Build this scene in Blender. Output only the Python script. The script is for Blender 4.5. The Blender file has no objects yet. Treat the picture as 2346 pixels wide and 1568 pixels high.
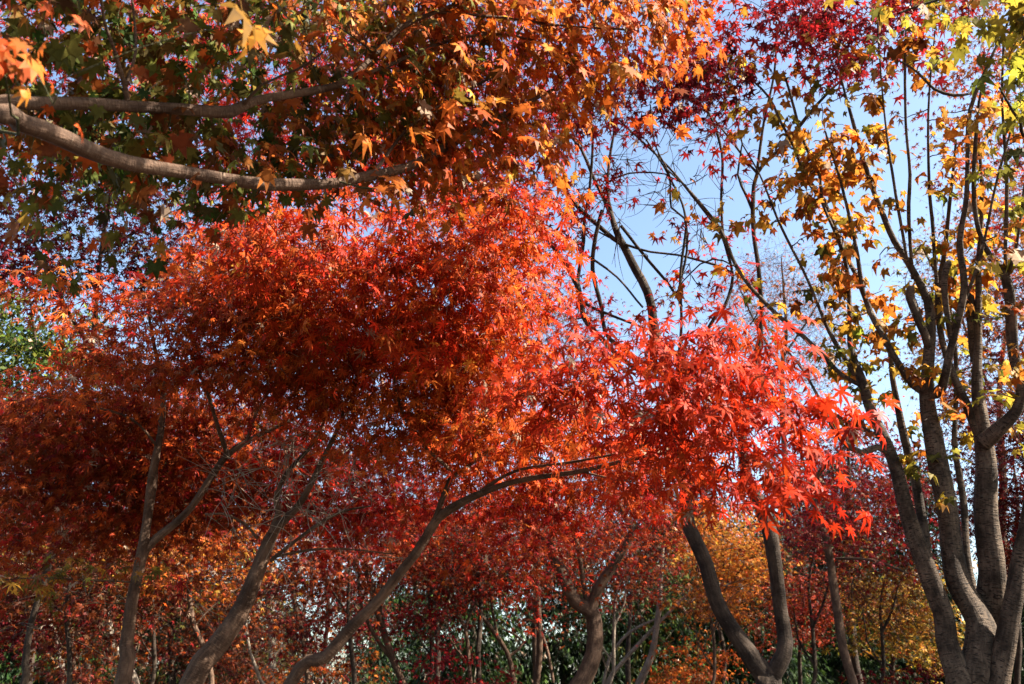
import bpy, math
import numpy as np

# ------------------------------------------------------------------ camera, sky, sun, exposure
S = bpy.context.scene
PITCH = math.radians(23.5)
HFOV = math.radians(65.0)
EYE = np.array((0.0, 0.0, 1.6))
cam_d = bpy.data.cameras.new('camera')
cam_d.sensor_width = 36.0
cam_d.lens = 18.0 / math.tan(HFOV / 2)
cam_d.clip_start = 0.05
cam_d.clip_end = 3000
cam_d.dof.use_dof = True
cam_d.dof.focus_distance = 4.4
cam_d.dof.aperture_fstop = 5.0
cam = bpy.data.objects.new('camera', cam_d)
S.collection.objects.link(cam)
cam.location = EYE
cam.rotation_euler = (math.pi / 2 + PITCH, 0, 0)
S.camera = cam

SUN_AZ = math.radians(105.0)      # clockwise from the view direction: the sun stands to the right
SUN_EL = math.radians(40.0)
world = bpy.data.worlds.new('World')
S.world = world
world.use_nodes = True
wn = world.node_tree.nodes
bg = wn['Background']
sky = wn.new('ShaderNodeTexSky')
sky.sky_type = 'NISHITA'
sky.sun_disc = False
sky.sun_elevation = SUN_EL
sky.sun_rotation = SUN_AZ
sky.air_density = 1.0
sky.dust_density = 1.6
sky.ozone_density = 1.0
bg.inputs['Strength'].default_value = 0.061
tint = wn.new('ShaderNodeVectorMath')
tint.operation = 'MULTIPLY'
tint.inputs[1].default_value = (1.07, 1.09, 1.06)
world.node_tree.links.new(sky.outputs['Color'], tint.inputs[0])
world.node_tree.links.new(tint.outputs['Vector'], bg.inputs['Color'])

sun_d = bpy.data.lights.new('sun', 'SUN')
sun_d.energy = 5.0
sun_d.angle = math.radians(0.5)
sun_d.color = (1.0, 0.93, 0.82)
sun = bpy.data.objects.new('sun', sun_d)
S.collection.objects.link(sun)
sun.rotation_euler = (math.pi / 2 - SUN_EL, 0, -SUN_AZ + math.pi)
sun.location = (20, 4, 20)
S.view_settings.view_transform = 'Standard'
S.view_settings.look = 'None'
S.view_settings.gamma = 1.0
S.view_settings.exposure = 2.55
S.cycles.max_bounces = 6
S.cycles.diffuse_bounces = 1
S.cycles.glossy_bounces = 2
S.cycles.transmission_bounces = 4
S.cycles.use_denoising = True
S.cycles.sample_clamp_indirect = 4.0

# ------------------------------------------------------------------ pixel rays -> points in the place
FPX = 1173.0 / math.tan(HFOV / 2)
R_ = np.array((1.0, 0, 0))
U_ = np.array((0, -math.sin(PITCH), math.cos(PITCH)))
F_ = np.array((0, math.cos(PITCH), math.sin(PITCH)))


def at(x, y, d):
    """The point seen at (x, y) of a 2346 x 1568 picture at distance d from the lens."""
    x, y, d = np.broadcast_arrays(np.asarray(x, float), np.asarray(y, float), np.asarray(d, float))
    v = ((x - 1173.0) / FPX)[..., None] * R_ + ((784.0 - y) / FPX)[..., None] * U_ + F_
    n = np.linalg.norm(v, axis=-1, keepdims=True)
    return EYE + v / n * d[..., None]


def px_radius(x, y, d, w):
    n = math.sqrt(((x - 1173.0) / FPX) ** 2 + ((784.0 - y) / FPX) ** 2 + 1)
    return w * 0.5 / FPX * d / n


# ------------------------------------------------------------------ materials
def material(name):
    m = bpy.data.materials.new(name)
    m.use_nodes = True
    nt = m.node_tree
    nt.nodes.clear()
    out = nt.nodes.new('ShaderNodeOutputMaterial')
    return m, nt, out


def leaf_material(name, trans=0.42, rough=0.5, spec=0.09):
    m, nt, out = material(name)
    at_ = nt.nodes.new('ShaderNodeAttribute')
    at_.attribute_name = 'leaf_colour'
    co = nt.nodes.new('ShaderNodeTexCoord')
    nz = nt.nodes.new('ShaderNodeTexNoise')
    nz.inputs['Scale'].default_value = 38.0
    nz.inputs['Detail'].default_value = 3.0
    nt.links.new(co.outputs['Object'], nz.inputs['Vector'])
    mr = nt.nodes.new('ShaderNodeMapRange')
    mr.inputs['From Min'].default_value = 0.3
    mr.inputs['From Max'].default_value = 0.7
    mr.inputs['To Min'].default_value = 0.78
    mr.inputs['To Max'].default_value = 1.16
    nt.links.new(nz.outputs['Fac'], mr.inputs['Value'])
    mul = nt.nodes.new('ShaderNodeVectorMath')
    mul.operation = 'SCALE'
    nt.links.new(at_.outputs['Color'], mul.inputs[0])
    nt.links.new(mr.outputs['Result'], mul.inputs['Scale'])
    pb = nt.nodes.new('ShaderNodeBsdfPrincipled')
    pb.inputs['Roughness'].default_value = rough
    pb.inputs['Specular IOR Level'].default_value = spec
    nt.links.new(mul.outputs['Vector'], pb.inputs['Base Color'])
    tr = nt.nodes.new('ShaderNodeBsdfTranslucent')
    nt.links.new(mul.outputs['Vector'], tr.inputs['Color'])
    mx = nt.nodes.new('ShaderNodeMixShader')
    mx.inputs['Fac'].default_value = trans
    nt.links.new(pb.outputs[0], mx.inputs[1])
    nt.links.new(tr.outputs[0], mx.inputs[2])
    nt.links.new(mx.outputs[0], out.inputs['Surface'])
    return m


def bark_material(name, c1, c2, c3, streak=1.0, bump=0.65, rings=0.0):
    """Bark on the 'bark_co' attribute: (round the stem, round the stem, along the stem) in metres."""
    m, nt, out = material(name)
    a = nt.nodes.new('ShaderNodeAttribute')
    a.attribute_name = 'bark_co'

    def noise(scale, sz, detail, rough=0.6):
        mp = nt.nodes.new('ShaderNodeMapping')
        mp.inputs['Scale'].default_value = (1, 1, sz)
        nt.links.new(a.outputs['Vector'], mp.inputs['Vector'])
        n = nt.nodes.new('ShaderNodeTexNoise')
        n.inputs['Scale'].default_value = scale
        n.inputs['Detail'].default_value = detail
        n.inputs['Roughness'].default_value = rough
        nt.links.new(mp.outputs['Vector'], n.inputs['Vector'])
        return n
    n1 = noise(7.0, 0.8, 4.0)
    n2 = noise(60.0, 0.16 * streak, 4.0, 0.7)
    n3 = noise(30.0, 3.5, 2.0, 0.5)
    r1 = nt.nodes.new('ShaderNodeValToRGB')
    r1.color_ramp.elements[0].position = 0.36
    r1.color_ramp.elements[0].color = (*c1, 1)
    r1.color_ramp.elements[1].position = 0.66
    r1.color_ramp.elements[1].color = (*c2, 1)
    nt.links.new(n1.outputs['Fac'], r1.inputs['Fac'])
    r2 = nt.nodes.new('ShaderNodeValToRGB')
    r2.color_ramp.elements[0].position = 0.33
    r2.color_ramp.elements[0].color = (0.45, 0.43, 0.42, 1)
    r2.color_ramp.elements[1].position = 0.62
    r2.color_ramp.elements[1].color = (1.15, 1.12, 1.1, 1)
    nt.links.new(n2.outputs['Fac'], r2.inputs['Fac'])
    mm = nt.nodes.new('ShaderNodeMix')
    mm.data_type = 'RGBA'
    mm.blend_type = 'MULTIPLY'
    mm.inputs['Factor'].default_value = 0.8
    nt.links.new(r1.outputs['Color'], mm.inputs['A'])
    nt.links.new(r2.outputs['Color'], mm.inputs['B'])
    r3 = nt.nodes.new('ShaderNodeValToRGB')
    r3.color_ramp.elements[0].position = 0.55 if rings else 0.62
    r3.color_ramp.elements[0].color = (0, 0, 0, 1)
    r3.color_ramp.elements[1].position = 0.63 if rings else 0.82
    r3.color_ramp.elements[1].color = (1, 1, 1, 1)
    nt.links.new(n3.outputs['Fac'], r3.inputs['Fac'])
    m3 = nt.nodes.new('ShaderNodeMix')
    m3.data_type = 'RGBA'
    nt.links.new(r3.outputs['Color'], m3.inputs['Factor'])
    nt.links.new(mm.outputs['Result'], m3.inputs['A'])
    m3.inputs['B'].default_value = (*c3, 1)
    pb = nt.nodes.new('ShaderNodeBsdfPrincipled')
    pb.inputs['Roughness'].default_value = 0.8
    pb.inputs['Specular IOR Level'].default_value = 0.12
    nt.links.new(m3.outputs['Result'], pb.inputs['Base Color'])
    bp = nt.nodes.new('ShaderNodeBump')
    bp.inputs['Strength'].default_value = bump
    bp.inputs['Distance'].default_value = 0.012
    ad = nt.nodes.new('ShaderNodeMath')
    ad.operation = 'ADD'
    nt.links.new(n2.outputs['Fac'], ad.inputs[0])
    nt.links.new(n3.outputs['Fac'], ad.inputs[1])
    nt.links.new(ad.outputs[0], bp.inputs['Height'])
    nt.links.new(bp.outputs['Normal'], pb.inputs['Normal'])
    nt.links.new(pb.outputs[0], out.inputs['Surface'])
    return m


LEAF = leaf_material('maple_leaf')
LEAF_THIN = leaf_material('thin_leaf', trans=0.58)
NEEDLE = leaf_material('needle', trans=0.15, rough=0.5)
BARK = {
    'brown': bark_material('brown_bark', (0.048, 0.028, 0.018), (0.130, 0.080, 0.052), (0.16, 0.112, 0.077)),
    'grey': bark_material('grey_bark', (0.030, 0.021, 0.014), (0.125, 0.090, 0.061), (0.018, 0.013, 0.009), rings=1.0),
    'dark': bark_material('dark_bark', (0.016, 0.011, 0.008), (0.065, 0.046, 0.032), (0.065, 0.052, 0.04)),
    'pale': bark_material('pale_bark', (0.17, 0.135, 0.10), (0.27, 0.225, 0.175), (0.0528, 0.0432, 0.0366)),  # raised base colour stands in for sun on the bare twigs
    'green': bark_material('green_twig_bark', (0.0330, 0.0348, 0.0132), (0.0726, 0.0660, 0.0300), (0.0990, 0.0858, 0.0564)),
}

# ------------------------------------------------------------------ meshes from arrays


def link(name, me, mat, parent=None):
    o = bpy.data.objects.new(name, me)
    S.collection.objects.link(o)
    if mat is not None:
        me.materials.append(mat)
    if parent is not None:
        o.parent = parent
    return o


def mesh_from(name, v, faces, k, smooth=False):
    """v (n,3); faces (m,k)."""
    me = bpy.data.meshes.new(name)
    n, m = len(v), len(faces)
    me.vertices.add(n)
    me.vertices.foreach_set('co', np.ascontiguousarray(v, np.float32).ravel())
    me.loops.add(m * k)
    me.loops.foreach_set('vertex_index', np.ascontiguousarray(faces, np.int32).ravel())
    me.polygons.add(m)
    me.polygons.foreach_set('loop_start', np.arange(m, dtype=np.int32) * k)
    if smooth:
        me.polygons.foreach_set('use_smooth', np.ones(m, bool))
    else:
        me.polygons.foreach_set('use_smooth', np.zeros(m, bool))
    me.update(calc_edges=True)
    return me


def catmull(p, r, step):
    """Resample a polyline (n,3) with radii (n,) as a smooth curve."""
    p = np.asarray(p, float)
    r = np.asarray(r, float)
    n = len(p)
    P = np.vstack((2 * p[0] - p[1], p, 2 * p[-1] - p[-2]))
    out, orad = [], []
    for i in range(n - 1):
        p0, p1, p2, p3 = P[i], P[i + 1], P[i + 2], P[i + 3]
        k = max(2, int(np.linalg.norm(p2 - p1) / step))
        t = np.linspace(0, 1, k, endpoint=False)[:, None]
        out.append(0.5 * (2 * p1 + (p2 - p0) * t + (2 * p0 - 5 * p1 + 4 * p2 - p3) * t ** 2
                          + (3 * p1 - p0 - 3 * p2 + p3) * t ** 3))
        orad.append(r[i] + (r[i + 1] - r[i]) * t[:, 0])
    out.append(p[-1:])
    orad.append(r[-1:])
    return np.vstack(out), np.concatenate(orad)


def tubes(P, Rr, sides):
    """Batch of tubes: P (N,K,3), Rr (N,K) -> verts, quads, bark coordinates."""
    N, K, _ = P.shape
    T = np.gradient(P, axis=1)
    T /= np.linalg.norm(T, axis=2, keepdims=True) + 1e-9
    A = np.zeros_like(T)
    ref = np.where(np.abs(T[:, 0, 2:3]) > 0.8, np.array((1.0, 0, 0)), np.array((0, 0, 1.0)))
    a = ref - (ref * T[:, 0]).sum(1, keepdims=True) * T[:, 0]
    a /= np.linalg.norm(a, axis=1, keepdims=True) + 1e-9
    A[:, 0] = a
    for k in range(1, K):
        a = A[:, k - 1] - (A[:, k - 1] * T[:, k]).sum(1, keepdims=True) * T[:, k]
        a /= np.linalg.norm(a, axis=1, keepdims=True) + 1e-9
        A[:, k] = a
    B = np.cross(T, A)
    th = np.arange(sides) * 2 * math.pi / sides
    c, s = np.cos(th), np.sin(th)
    off = A[:, :, None, :] * c[None, None, :, None] + B[:, :, None, :] * s[None, None, :, None]
    rr = Rr[:, :, None] if Rr.ndim == 2 else Rr
    V = P[:, :, None, :] + off * rr[..., None]
    ln = np.concatenate((np.zeros((N, 1)), np.cumsum(np.linalg.norm(np.diff(P, axis=1), axis=2), axis=1)), 1)
    rm = np.broadcast_to(Rr if Rr.ndim == 2 else Rr.mean(2), (N, K))
    bc = np.stack((rm[:, :, None] * c, rm[:, :, None] * s, np.broadcast_to(ln[:, :, None], (N, K, sides))), -1)
    bc = bc + P[:, :1, None, :] * 3.7
    idx = np.arange(N * K * sides).reshape(N, K, sides)
    q = np.stack((idx[:, :-1, :], np.roll(idx[:, :-1, :], -1, 2), np.roll(idx[:, 1:, :], -1, 2), idx[:, 1:, :]), -1)
    return V.reshape(-1, 3), q.reshape(-1, 4), bc.reshape(-1, 3)


def bark_mesh(name, parts):
    v, f, b, o = [], [], [], 0
    for V, Q, B in parts:
        v.append(V)
        f.append(Q + o)
        b.append(B)
        o += len(V)
    v = np.vstack(v)
    me = mesh_from(name, v, np.vstack(f), 4, True)
    at_ = me.attributes.new('bark_co', 'FLOAT_VECTOR', 'POINT')
    at_.data.foreach_set('vector', np.ascontiguousarray(np.vstack(b), np.float32).ravel())
    return me


# ------------------------------------------------------------------ leaf shapes: (verts, triangles), base at 0, tip along +y, about 1 long
def lobed(lobes, sinus, side_at, half, curl, stalk=0.0, mid=True):
    """lobes: list of (angle deg from the tip, length)."""
    v = [(0, 0, 0)]
    t = []
    n = len(lobes)
    ang = [math.radians(a) for a, _ in lobes]
    sin_a = [ang[0] - 0.33] + [(ang[i] + ang[i + 1]) / 2 for i in range(n - 1)] + [ang[-1] + 0.33]
    sr = [min(lobes[0][1], 1) * 0.22] + [sinus * min(1, (lobes[i][1] + lobes[i + 1][1]) / 1.6) for i in range(n - 1)] + [lobes[-1][1] * 0.22]

    def pt(r, a):
        return (r * math.sin(a), r * math.cos(a), -curl * r * r)
    s_idx = []
    for a, r in zip(sin_a, sr):
        s_idx.append(len(v))
        v.append(pt(r, a))
    for i, (a, (_, L)) in enumerate(zip(ang, lobes)):
        c, s = math.cos(a), math.sin(a)
        tip = len(v)
        v.append((L * s, L * c, -curl * L * L * 1.25))
        if mid:
            w = half * (0.6 + 0.4 * L)
            m = side_at * L
            l_ = len(v)
            v.append((m * s - w * c, m * c + w * s, -curl * m * m + 0.02))
            r_ = len(v)
            v.append((m * s + w * c, m * c - w * s, -curl * m * m + 0.02))
            t += [(s_idx[i], l_, r_), (s_idx[i], r_, s_idx[i + 1]), (l_, tip, r_)]
        else:
            t += [(s_idx[i], tip, s_idx[i + 1])]
        t.append((0, s_idx[i], s_idx[i + 1]))
    if stalk:
        k = len(v)
        v += [(-0.011, 0, 0), (0.011, 0, 0), (0.008, -stalk, 0.18 * stalk), (-0.008, -stalk, 0.18 * stalk)]
        t += [(k, k + 1, k + 2), (k, k + 2, k + 3)]
    v = np.array(v, float)
    v[:, :2] *= 0.62
    v[:, 2] *= 0.62
    return v, np.array(t, int)


COUNT = [0]
SHAPE = {
    'fine': lobed([(-128, .45), (-84, .72), (-42, .92), (0, 1.0), (42, .92), (84, .72), (128, .45)], .19, .50, .10, .24, .55),
    'maple': lobed([(-120, .46), (-80, .76), (-40, .95), (0, 1.05), (40, .95), (80, .76), (120, .46)], .42, .48, .175, .20, .55),
    'broad': lobed([(-105, .55), (-54, .90), (0, 1.0), (54, .90), (105, .55)], .56, .52, .24, .25, .45),
    'star': lobed([(-100, .62), (-50, .92), (0, 1.0), (50, .92), (100, .62)], .34, .5, .1, .22, 0, mid=False),
    'oval': (np.array([(0, -.4, 0), (.2, 0, -.05), (0, .5, -.12), (-.2, 0, -.05)]), np.array([(0, 1, 2), (0, 2, 3)])),
    'frond': (np.array([(0, -.5, 0), (.07, .1, 0), (0, .6, -.18), (-.07, .1, 0), (0, -.35, 0), (.42, .25, -.12), (.24, -.02, 0),
                        (-.42, .25, -.12), (-.24, -.02, 0), (.3, .5, -.15), (-.3, .5, -.15)]),
              np.array([(0, 1, 2), (0, 2, 3), (4, 6, 5), (4, 7, 8), (0, 1, 9), (0, 10, 3)])),
}


def norm(v):
    return v / (np.linalg.norm(v, axis=-1, keepdims=True) + 1e-9)


def leaf_mesh(name, shape, pos, axis, nrm, size, col):
    sv, st = SHAPE[shape]
    n = len(pos)
    y = norm(axis)
    x = norm(np.cross(y, nrm))
    z = np.cross(x, y)
    rg = np.random.default_rng(n)
    kx = rg.uniform(0.66, 1.06, n)[:, None]
    ky = rg.uniform(0.8, 1.1, n)[:, None]
    kz = rg.uniform(-0.3, 2.6, n)[:, None]
    M = np.stack((x * kx, y * ky, z * kz), 1) * size[:, None, None]          # rows are the leaf's axes
    V = pos[:, None, :] + np.einsum('vk,nkj->nvj', sv, M)
    F = st[None] + (np.arange(n) * len(sv))[:, None, None]
    me = mesh_from(name, V.reshape(-1, 3), F.reshape(-1, 3), 3)
    ca = me.color_attributes.new('leaf_colour', 'FLOAT_COLOR', 'POINT')
    c4 = np.ones((n, 4), np.float32)
    c4[:, :3] = col
    cv = np.repeat(c4[:, None, :], len(sv), 1)
    far = (np.linalg.norm(sv, axis=1) > 0.3)[None, :]
    cv[..., :3] *= np.where(far, rg.uniform(0.62, 1.15, (n, len(sv))), rg.uniform(0.9, 1.2, (n, len(sv))))[..., None]
    ca.data.foreach_set('color', cv.astype(np.float32).ravel())
    return me


# ------------------------------------------------------------------ leaf colours (linear)
RED = (0.56, 0.034, 0.011)
SCARLET = (0.62, 0.060, 0.015)
VERMIL = (0.64, 0.115, 0.022)
ORANGE = (0.64, 0.19, 0.03)
AMBER = (0.62, 0.30, 0.045)
GOLD = (0.60, 0.40, 0.05)
LEMON = (0.50, 0.40, 0.05)
LIME = (0.24, 0.25, 0.035)
OLIVE = (0.16, 0.15, 0.03)
GREEN = (0.07, 0.12, 0.025)
DEEPG = (0.018, 0.036, 0.014)
CRIM = (0.36, 0.022, 0.022)
WINE = (0.19, 0.016, 0.022)
PLUM = (0.085, 0.010, 0.016)
RUST = (0.36, 0.085, 0.025)
BROWN = (0.22, 0.105, 0.055)
TAN = (0.5, 0.36, 0.25)
PINK = (0.58, 0.11, 0.085)


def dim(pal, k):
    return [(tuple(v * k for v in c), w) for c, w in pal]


def noise3(p, rng, scale):
    """Cheap smooth 3-D noise in about [-1, 1]."""
    o = np.zeros(len(p))
    for k in range(6):
        w = rng.normal(size=3) / scale * (1 + 0.5 * k)
        o += np.sin(p @ w * 2.2 + rng.uniform(0, 6.3)) / (1 + 0.35 * k)
    return o / 2.2


def inside(poly, x, y):
    px, py = poly[:, 0], poly[:, 1]
    qx, qy = np.roll(px, -1), np.roll(py, -1)
    r = np.zeros(len(x), bool)
    for a, b, c, d in zip(px, py, qx, qy):
        if b == d:
            continue
        r ^= ((b > y) != (d > y)) & (x < (c - a) * (y - b) / (d - b) + a)
    return r


def area(poly):
    x, y = poly[:, 0], poly[:, 1]
    return 0.5 * abs((x * np.roll(y, -1) - y * np.roll(x, -1)).sum())


SUNV = np.array((math.sin(SUN_AZ) * math.cos(SUN_EL), math.cos(SUN_AZ) * math.cos(SUN_EL), math.sin(SUN_EL)))


FILL = {'fine': .085, 'maple': .19, 'broad': .28, 'star': .13, 'oval': .2, 'frond': .1}


class Region:
    """A leafy volume: an outline seen from the path, a distance that slopes, and a thickness."""

    def __init__(self, poly, d, cov, pal, leaf=0.08, shape='star', slope=(0, 0), thick=0.5, per=22, L=0.3, clump=0.0, flat=0.14,
                 droop=(0.1, 1.0), face=0.0, size_var=0.32, fill=None, vary=0.32, soft=26):
        self.__dict__.update(locals())
        self.fill = fill or FILL[shape]
        self.poly = np.array(poly, float)

    def sprays(self, rng):
        pts = []
        px_leaf = self.leaf / self.d * FPX
        n = max(1, int(self.cov * area(self.poly) / (px_leaf ** 2 * self.fill) / self.per))
        lo, hi = self.poly.min(0), self.poly.max(0)
        cx, cy = self.poly.mean(0)
        got = 0
        seedrng = np.random.default_rng(int(rng.integers(1e9)))
        wst = seedrng.integers(1e9)
        while got < n:
            x = rng.uniform(lo[0], hi[0], 4 * n + 20)
            y = rng.uniform(lo[1], hi[1], 4 * n + 20)
            k = inside(self.poly, x, y)
            x, y = x[k], y[k]
            x = x + rng.normal(0, self.soft, len(x))
            y = y + rng.normal(0, self.soft, len(y))
            d = self.d + self.slope[0] * (x - cx) / 1000 + self.slope[1] * (y - cy) / 1000 + rng.uniform(-1, 1, len(x)) * self.thick
            p = at(x, y, np.maximum(d, 0.9))
            if self.clump:
                z = noise3(p * np.array((1, 1, 2.4)), np.random.default_rng(wst), 0.09 * self.d)
                k = z > rng.normal(0, 0.25, len(z)) + (self.clump - 0.6)
                p = p[k]
            pts.append(p)
            got += len(p)
        return np.vstack(pts)[:n]


class Along:
    """Leaf clusters sitting along given limbs."""

    def __init__(self, limbs, n, pal, leaf=0.1, shape='broad', t=(0.3, 1.0), off=0.2, per=6, L=0.15, flat=0.5, droop=(0.2, 1.2), face=0.0,
                 size_var=0.3, vary=0.3):
        self.__dict__.update(locals())

    def sprays(self, rng):
        P = []
        for k in self.limbs:
            p = self.paths[k]
            P.append(p[int(self.t[0] * (len(p) - 1)):int(self.t[1] * (len(p) - 1)) + 1])
        P = np.vstack(P)
        c = P[rng.integers(0, len(P), self.n)]
        return c + rng.normal(0, self.off, (self.n, 3))


class Blob:
    """A leafy ellipsoid at a place in the world."""

    def __init__(self, centre, radii, n, pal, leaf=0.12, shape='star', per=24, L=0.55, flat=.1, droop=(0.1, 1.0), face=0.0, size_var=0.3, vary=0.3):
        self.__dict__.update(locals())

    def sprays(self, rng):
        v = rng.normal(size=(self.n * 3, 3))
        v = v / np.linalg.norm(v, axis=1, keepdims=True) * rng.uniform(0.25, 1, (len(v), 1)) ** 0.4
        p = np.array(self.centre) + v * np.array(self.radii)
        k = noise3(p * np.array((1, 1, 1.8)), rng, 1.1) > -0.25
        return p[k][:self.n]


def resolve(limb, ws=1.0):
    """Limb given as (x, y, d, w) picture points, ('w', x, y, z, r) world points or ('g', dx, dy) = down to the ground."""
    pts, rad = [], []
    prev = None
    for q in limb:
        if q[0] == 'w':
            pts.append(np.array(q[1:4], float))
            rad.append(q[4])
        elif q[0] != 'g':
            pts.append(at(q[0], q[1], q[2]))
            rad.append(px_radius(*q) * ws)
    if limb[0][0] == 'g':
        p = pts[0]
        b = np.array((p[0] + limb[0][1], p[1] + limb[0][2], -0.08))
        pts = [b, b + (p - b) * 0.12] + pts
        rad = [rad[0] * 1.75, rad[0] * 1.3] + rad
    return np.array(pts), np.array(rad)


def tree(name, label, limbs, regions, seed, bark='brown', group=None, cat='tree', twig_bark=None, bare=(), leaf_mat=None, sides=10,
         twig_r=1.0, crown='crown', rough=0.07, ws=0.84):
    rng = np.random.default_rng(seed)
    paths, rads = [], []
    for lb in limbs:
        p, r = resolve(lb, ws)
        p, r = catmull(p, r, max(0.05, 0.012 * np.linalg.norm(p[0] - EYE)))
        paths.append(p)
        rads.append(r)
    base = paths[0][0].copy()
    base[2] = 0.0
    root = bpy.data.objects.new(name, None)
    S.collection.objects.link(root)
    root.empty_display_size = 0.2
    root.location = base
    root['label'] = label
    root['category'] = cat
    if group:
        root['group'] = group
    for i, (p, r) in enumerate(zip(paths, rads)):
        n = len(p)
        sd = sides if r.max() > 0.02 else 7
        th = np.arange(sd) * 2 * math.pi / sd
        s = np.linspace(0, n * 0.12, n)
        kn = 1 + rough * np.sin(s * 1.7 + rng.uniform(0, 6)) + rough * 0.8 * np.sin(s * 4.1 + rng.uniform(0, 6))
        r2 = (r * kn)[:, None] * (1 + rough * 1.3 * np.sin(2 * th[None] + s[:, None] * 0.9 + rng.uniform(0, 6))
                                  + rough * 0.7 * np.sin(3 * th[None] - s[:, None] * 1.3))
        for _ in range(int(n / 9)):
            c0, hw = rng.uniform(0, n), rng.uniform(0.8, 2.2)
            bump = np.exp(-((np.arange(n) - c0) / hw) ** 2)[:, None] * np.clip(np.cos(th[None] - rng.uniform(0, 6.3)) + 0.2, 0, 2)
            r2 = r2 * (1 + bump * rng.uniform(0.1, 0.34))
        w = rng.normal(0, 1, (n, 3))
        for _ in range(3):
            w[1:-1] = (w[:-2] + w[1:-1] * 2 + w[2:]) / 4
        w[0] = w[-1] = 0
        pp = p + w * r[:, None] * 0.42 - base
        me = bark_mesh('trunk' if i == 0 else 'branch', [tubes(pp[None], r2[None], sd)])
        link('trunk' if i == 0 else 'branch', me, BARK[bark], root)
    # skeleton the twigs grow from
    SK = [p for p in paths]
    SR = [r for r in rads]
    twP, twR = [], []
    leaf_sets = {}
    for rg in list(regions) + list(bare):
        rg.paths = paths
        C = rg.sprays(rng)
        sk = np.vstack(SK)
        sr = np.concatenate(SR)
        d2 = np.empty(len(C))
        for a in range(0, len(C), 400):
            d2[a:a + 400] = ((C[a:a + 400, None, :] - sk[None, ::2, :]) ** 2).sum(2).min(1)
        C = C[np.argsort(d2)]
        DIR = np.zeros_like(C)
        newp, newr = [], []
        cap = np.empty((len(sk) + len(C) * 4, 3))
        car = np.empty(len(cap))
        cap[:len(sk)] = sk
        car[:len(sk)] = sr
        m = len(sk)
        for j in range(len(C)):
            c = C[j]
            dd = ((cap[:m] - c) ** 2).sum(1)
            k = int(dd.argmin())
            a = cap[k]
            ln = math.sqrt(dd[k])
            r0 = min(car[k] * 0.62, (0.0022 + 0.0055 * ln) * twig_r)
            r0 = max(r0, 0.0016 * twig_r)
            side = rng.normal(0, 0.16, 3) * ln
            b1 = a + (c - a) * 0.35 + side + np.array((0, 0, 0.10 * ln))
            b2 = a + (c - a) * 0.72 + side * 0.6 + np.array((0, 0, 0.07 * ln))
            t = np.linspace(0, 1, 7)[:, None]
            q = (1 - t) ** 3 * a + 3 * (1 - t) ** 2 * t * b1 + 3 * (1 - t) * t * t * b2 + t ** 3 * c
            q[1:-1] += rng.normal(0, 0.018, (5, 3)) * min(ln, 1.0)
            r1 = max(0.0011 * twig_r, r0 * 0.42)
            twP.append(q)
            twR.append(np.linspace(r0, r1, 7))
            for i in (2, 4, 6):
                cap[m] = q[i]
                car[m] = r0 + (r1 - r0) * i / 6
                m += 1
            v = c - q[4]
            DIR[j] = v / (np.linalg.norm(v) + 1e-6)
        SK = [cap[:m].copy()]
        SR = [car[:m].copy()]
        if rg in bare:
            # bare forked tips instead of leaves
            for _ in range(3):
                e = C + norm(DIR + rng.normal(0, 0.55, C.shape)) * rng.uniform(0.5, 1.1, (len(C), 1)) * rg.L
                t = np.linspace(0, 1, 7)[None, :, None]
                q = C[:, None] * (1 - t) + e[:, None] * t + np.sin(t * 3.1) * rng.normal(0, 0.06, (len(C), 1, 3)) * rg.L
                twP.extend(q)
                twR.extend(np.broadcast_to(np.linspace(0.0028, 0.0011, 7) * min(twig_r, 1.6), (len(C), 7)))
            continue
        n = rg.per
        N = len(C) * n
        D = DIR.copy()
        D[:, 2] = D[:, 2] * 0.35 + rng.normal(-0.05, 0.12, len(C))
        D = norm(D + 1e-4)
        W = norm(np.cross(D, np.array((0, 0, 1.0))) + rng.normal(0, 0.15, D.shape))
        Z = np.cross(W, D)
        u = rng.uniform(-0.9, 1.0, (len(C), n))
        wv = rng.normal(0, 0.42, (len(C), n)) * (1.1 - 0.45 * u)
        zv = rng.normal(0, rg.flat, (len(C), n)) - 0.12 * u ** 2
        L = rg.L * rng.uniform(0.7, 1.25, (len(C), 1))
        pos = C[:, None] + (D[:, None] * u[..., None] + W[:, None] * wv[..., None] + Z[:, None] * zv[..., None]) * L[..., None]
        fan = D[:, None] * (0.65 + 0.3 * u[..., None]) + W[:, None] * wv[..., None] * 1.1
        fan = fan + rng.normal(0, 0.45, fan.shape)
        fan[..., 2] *= 0.25
        fan += rg.face * np.array((0.75, -0.55, 0.0))
        fan = norm(fan.reshape(-1, 3))
        dl = rng.uniform(rg.droop[0], rg.droop[1], N)
        ax = fan * np.cos(dl)[:, None]
        ax[:, 2] -= np.sin(dl)
        nr = fan * np.sin(dl)[:, None]
        nr[:, 2] += np.cos(dl)
        nr = norm(nr + rng.normal(0, 0.38, nr.shape))
        size = rg.leaf / 0.62 * 0.62 * rng.lognormal(0, rg.size_var, N).clip(0.45, 1.5)
        pal = np.array([c for c, _ in rg.pal])
        pw = np.array([w for _, w in rg.pal], float)
        pw /= pw.sum()
        # colour changes by spray first, then by leaf
        sp = rng.choice(len(pal), len(C), p=pw)
        lf = rng.choice(len(pal), (len(C), n), p=pw)
        pick = np.where(rng.random((len(C), n)) < 0.55, sp[:, None], lf).ravel()
        other = rng.choice(len(pal), N, p=pw)
        f = rng.uniform(0, 0.45, N)[:, None]
        col = pal[pick] * (1 - f) + pal[other] * f
        col = col * rng.lognormal(0, rg.vary, N)[:, None] * np.exp(rng.normal(0, 0.06, (N, 3)))
        dry = rng.random(N) < 0.015
        col[dry] = np.array(TAN) * rng.uniform(0.8, 1.4, (dry.sum(), 1))
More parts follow.
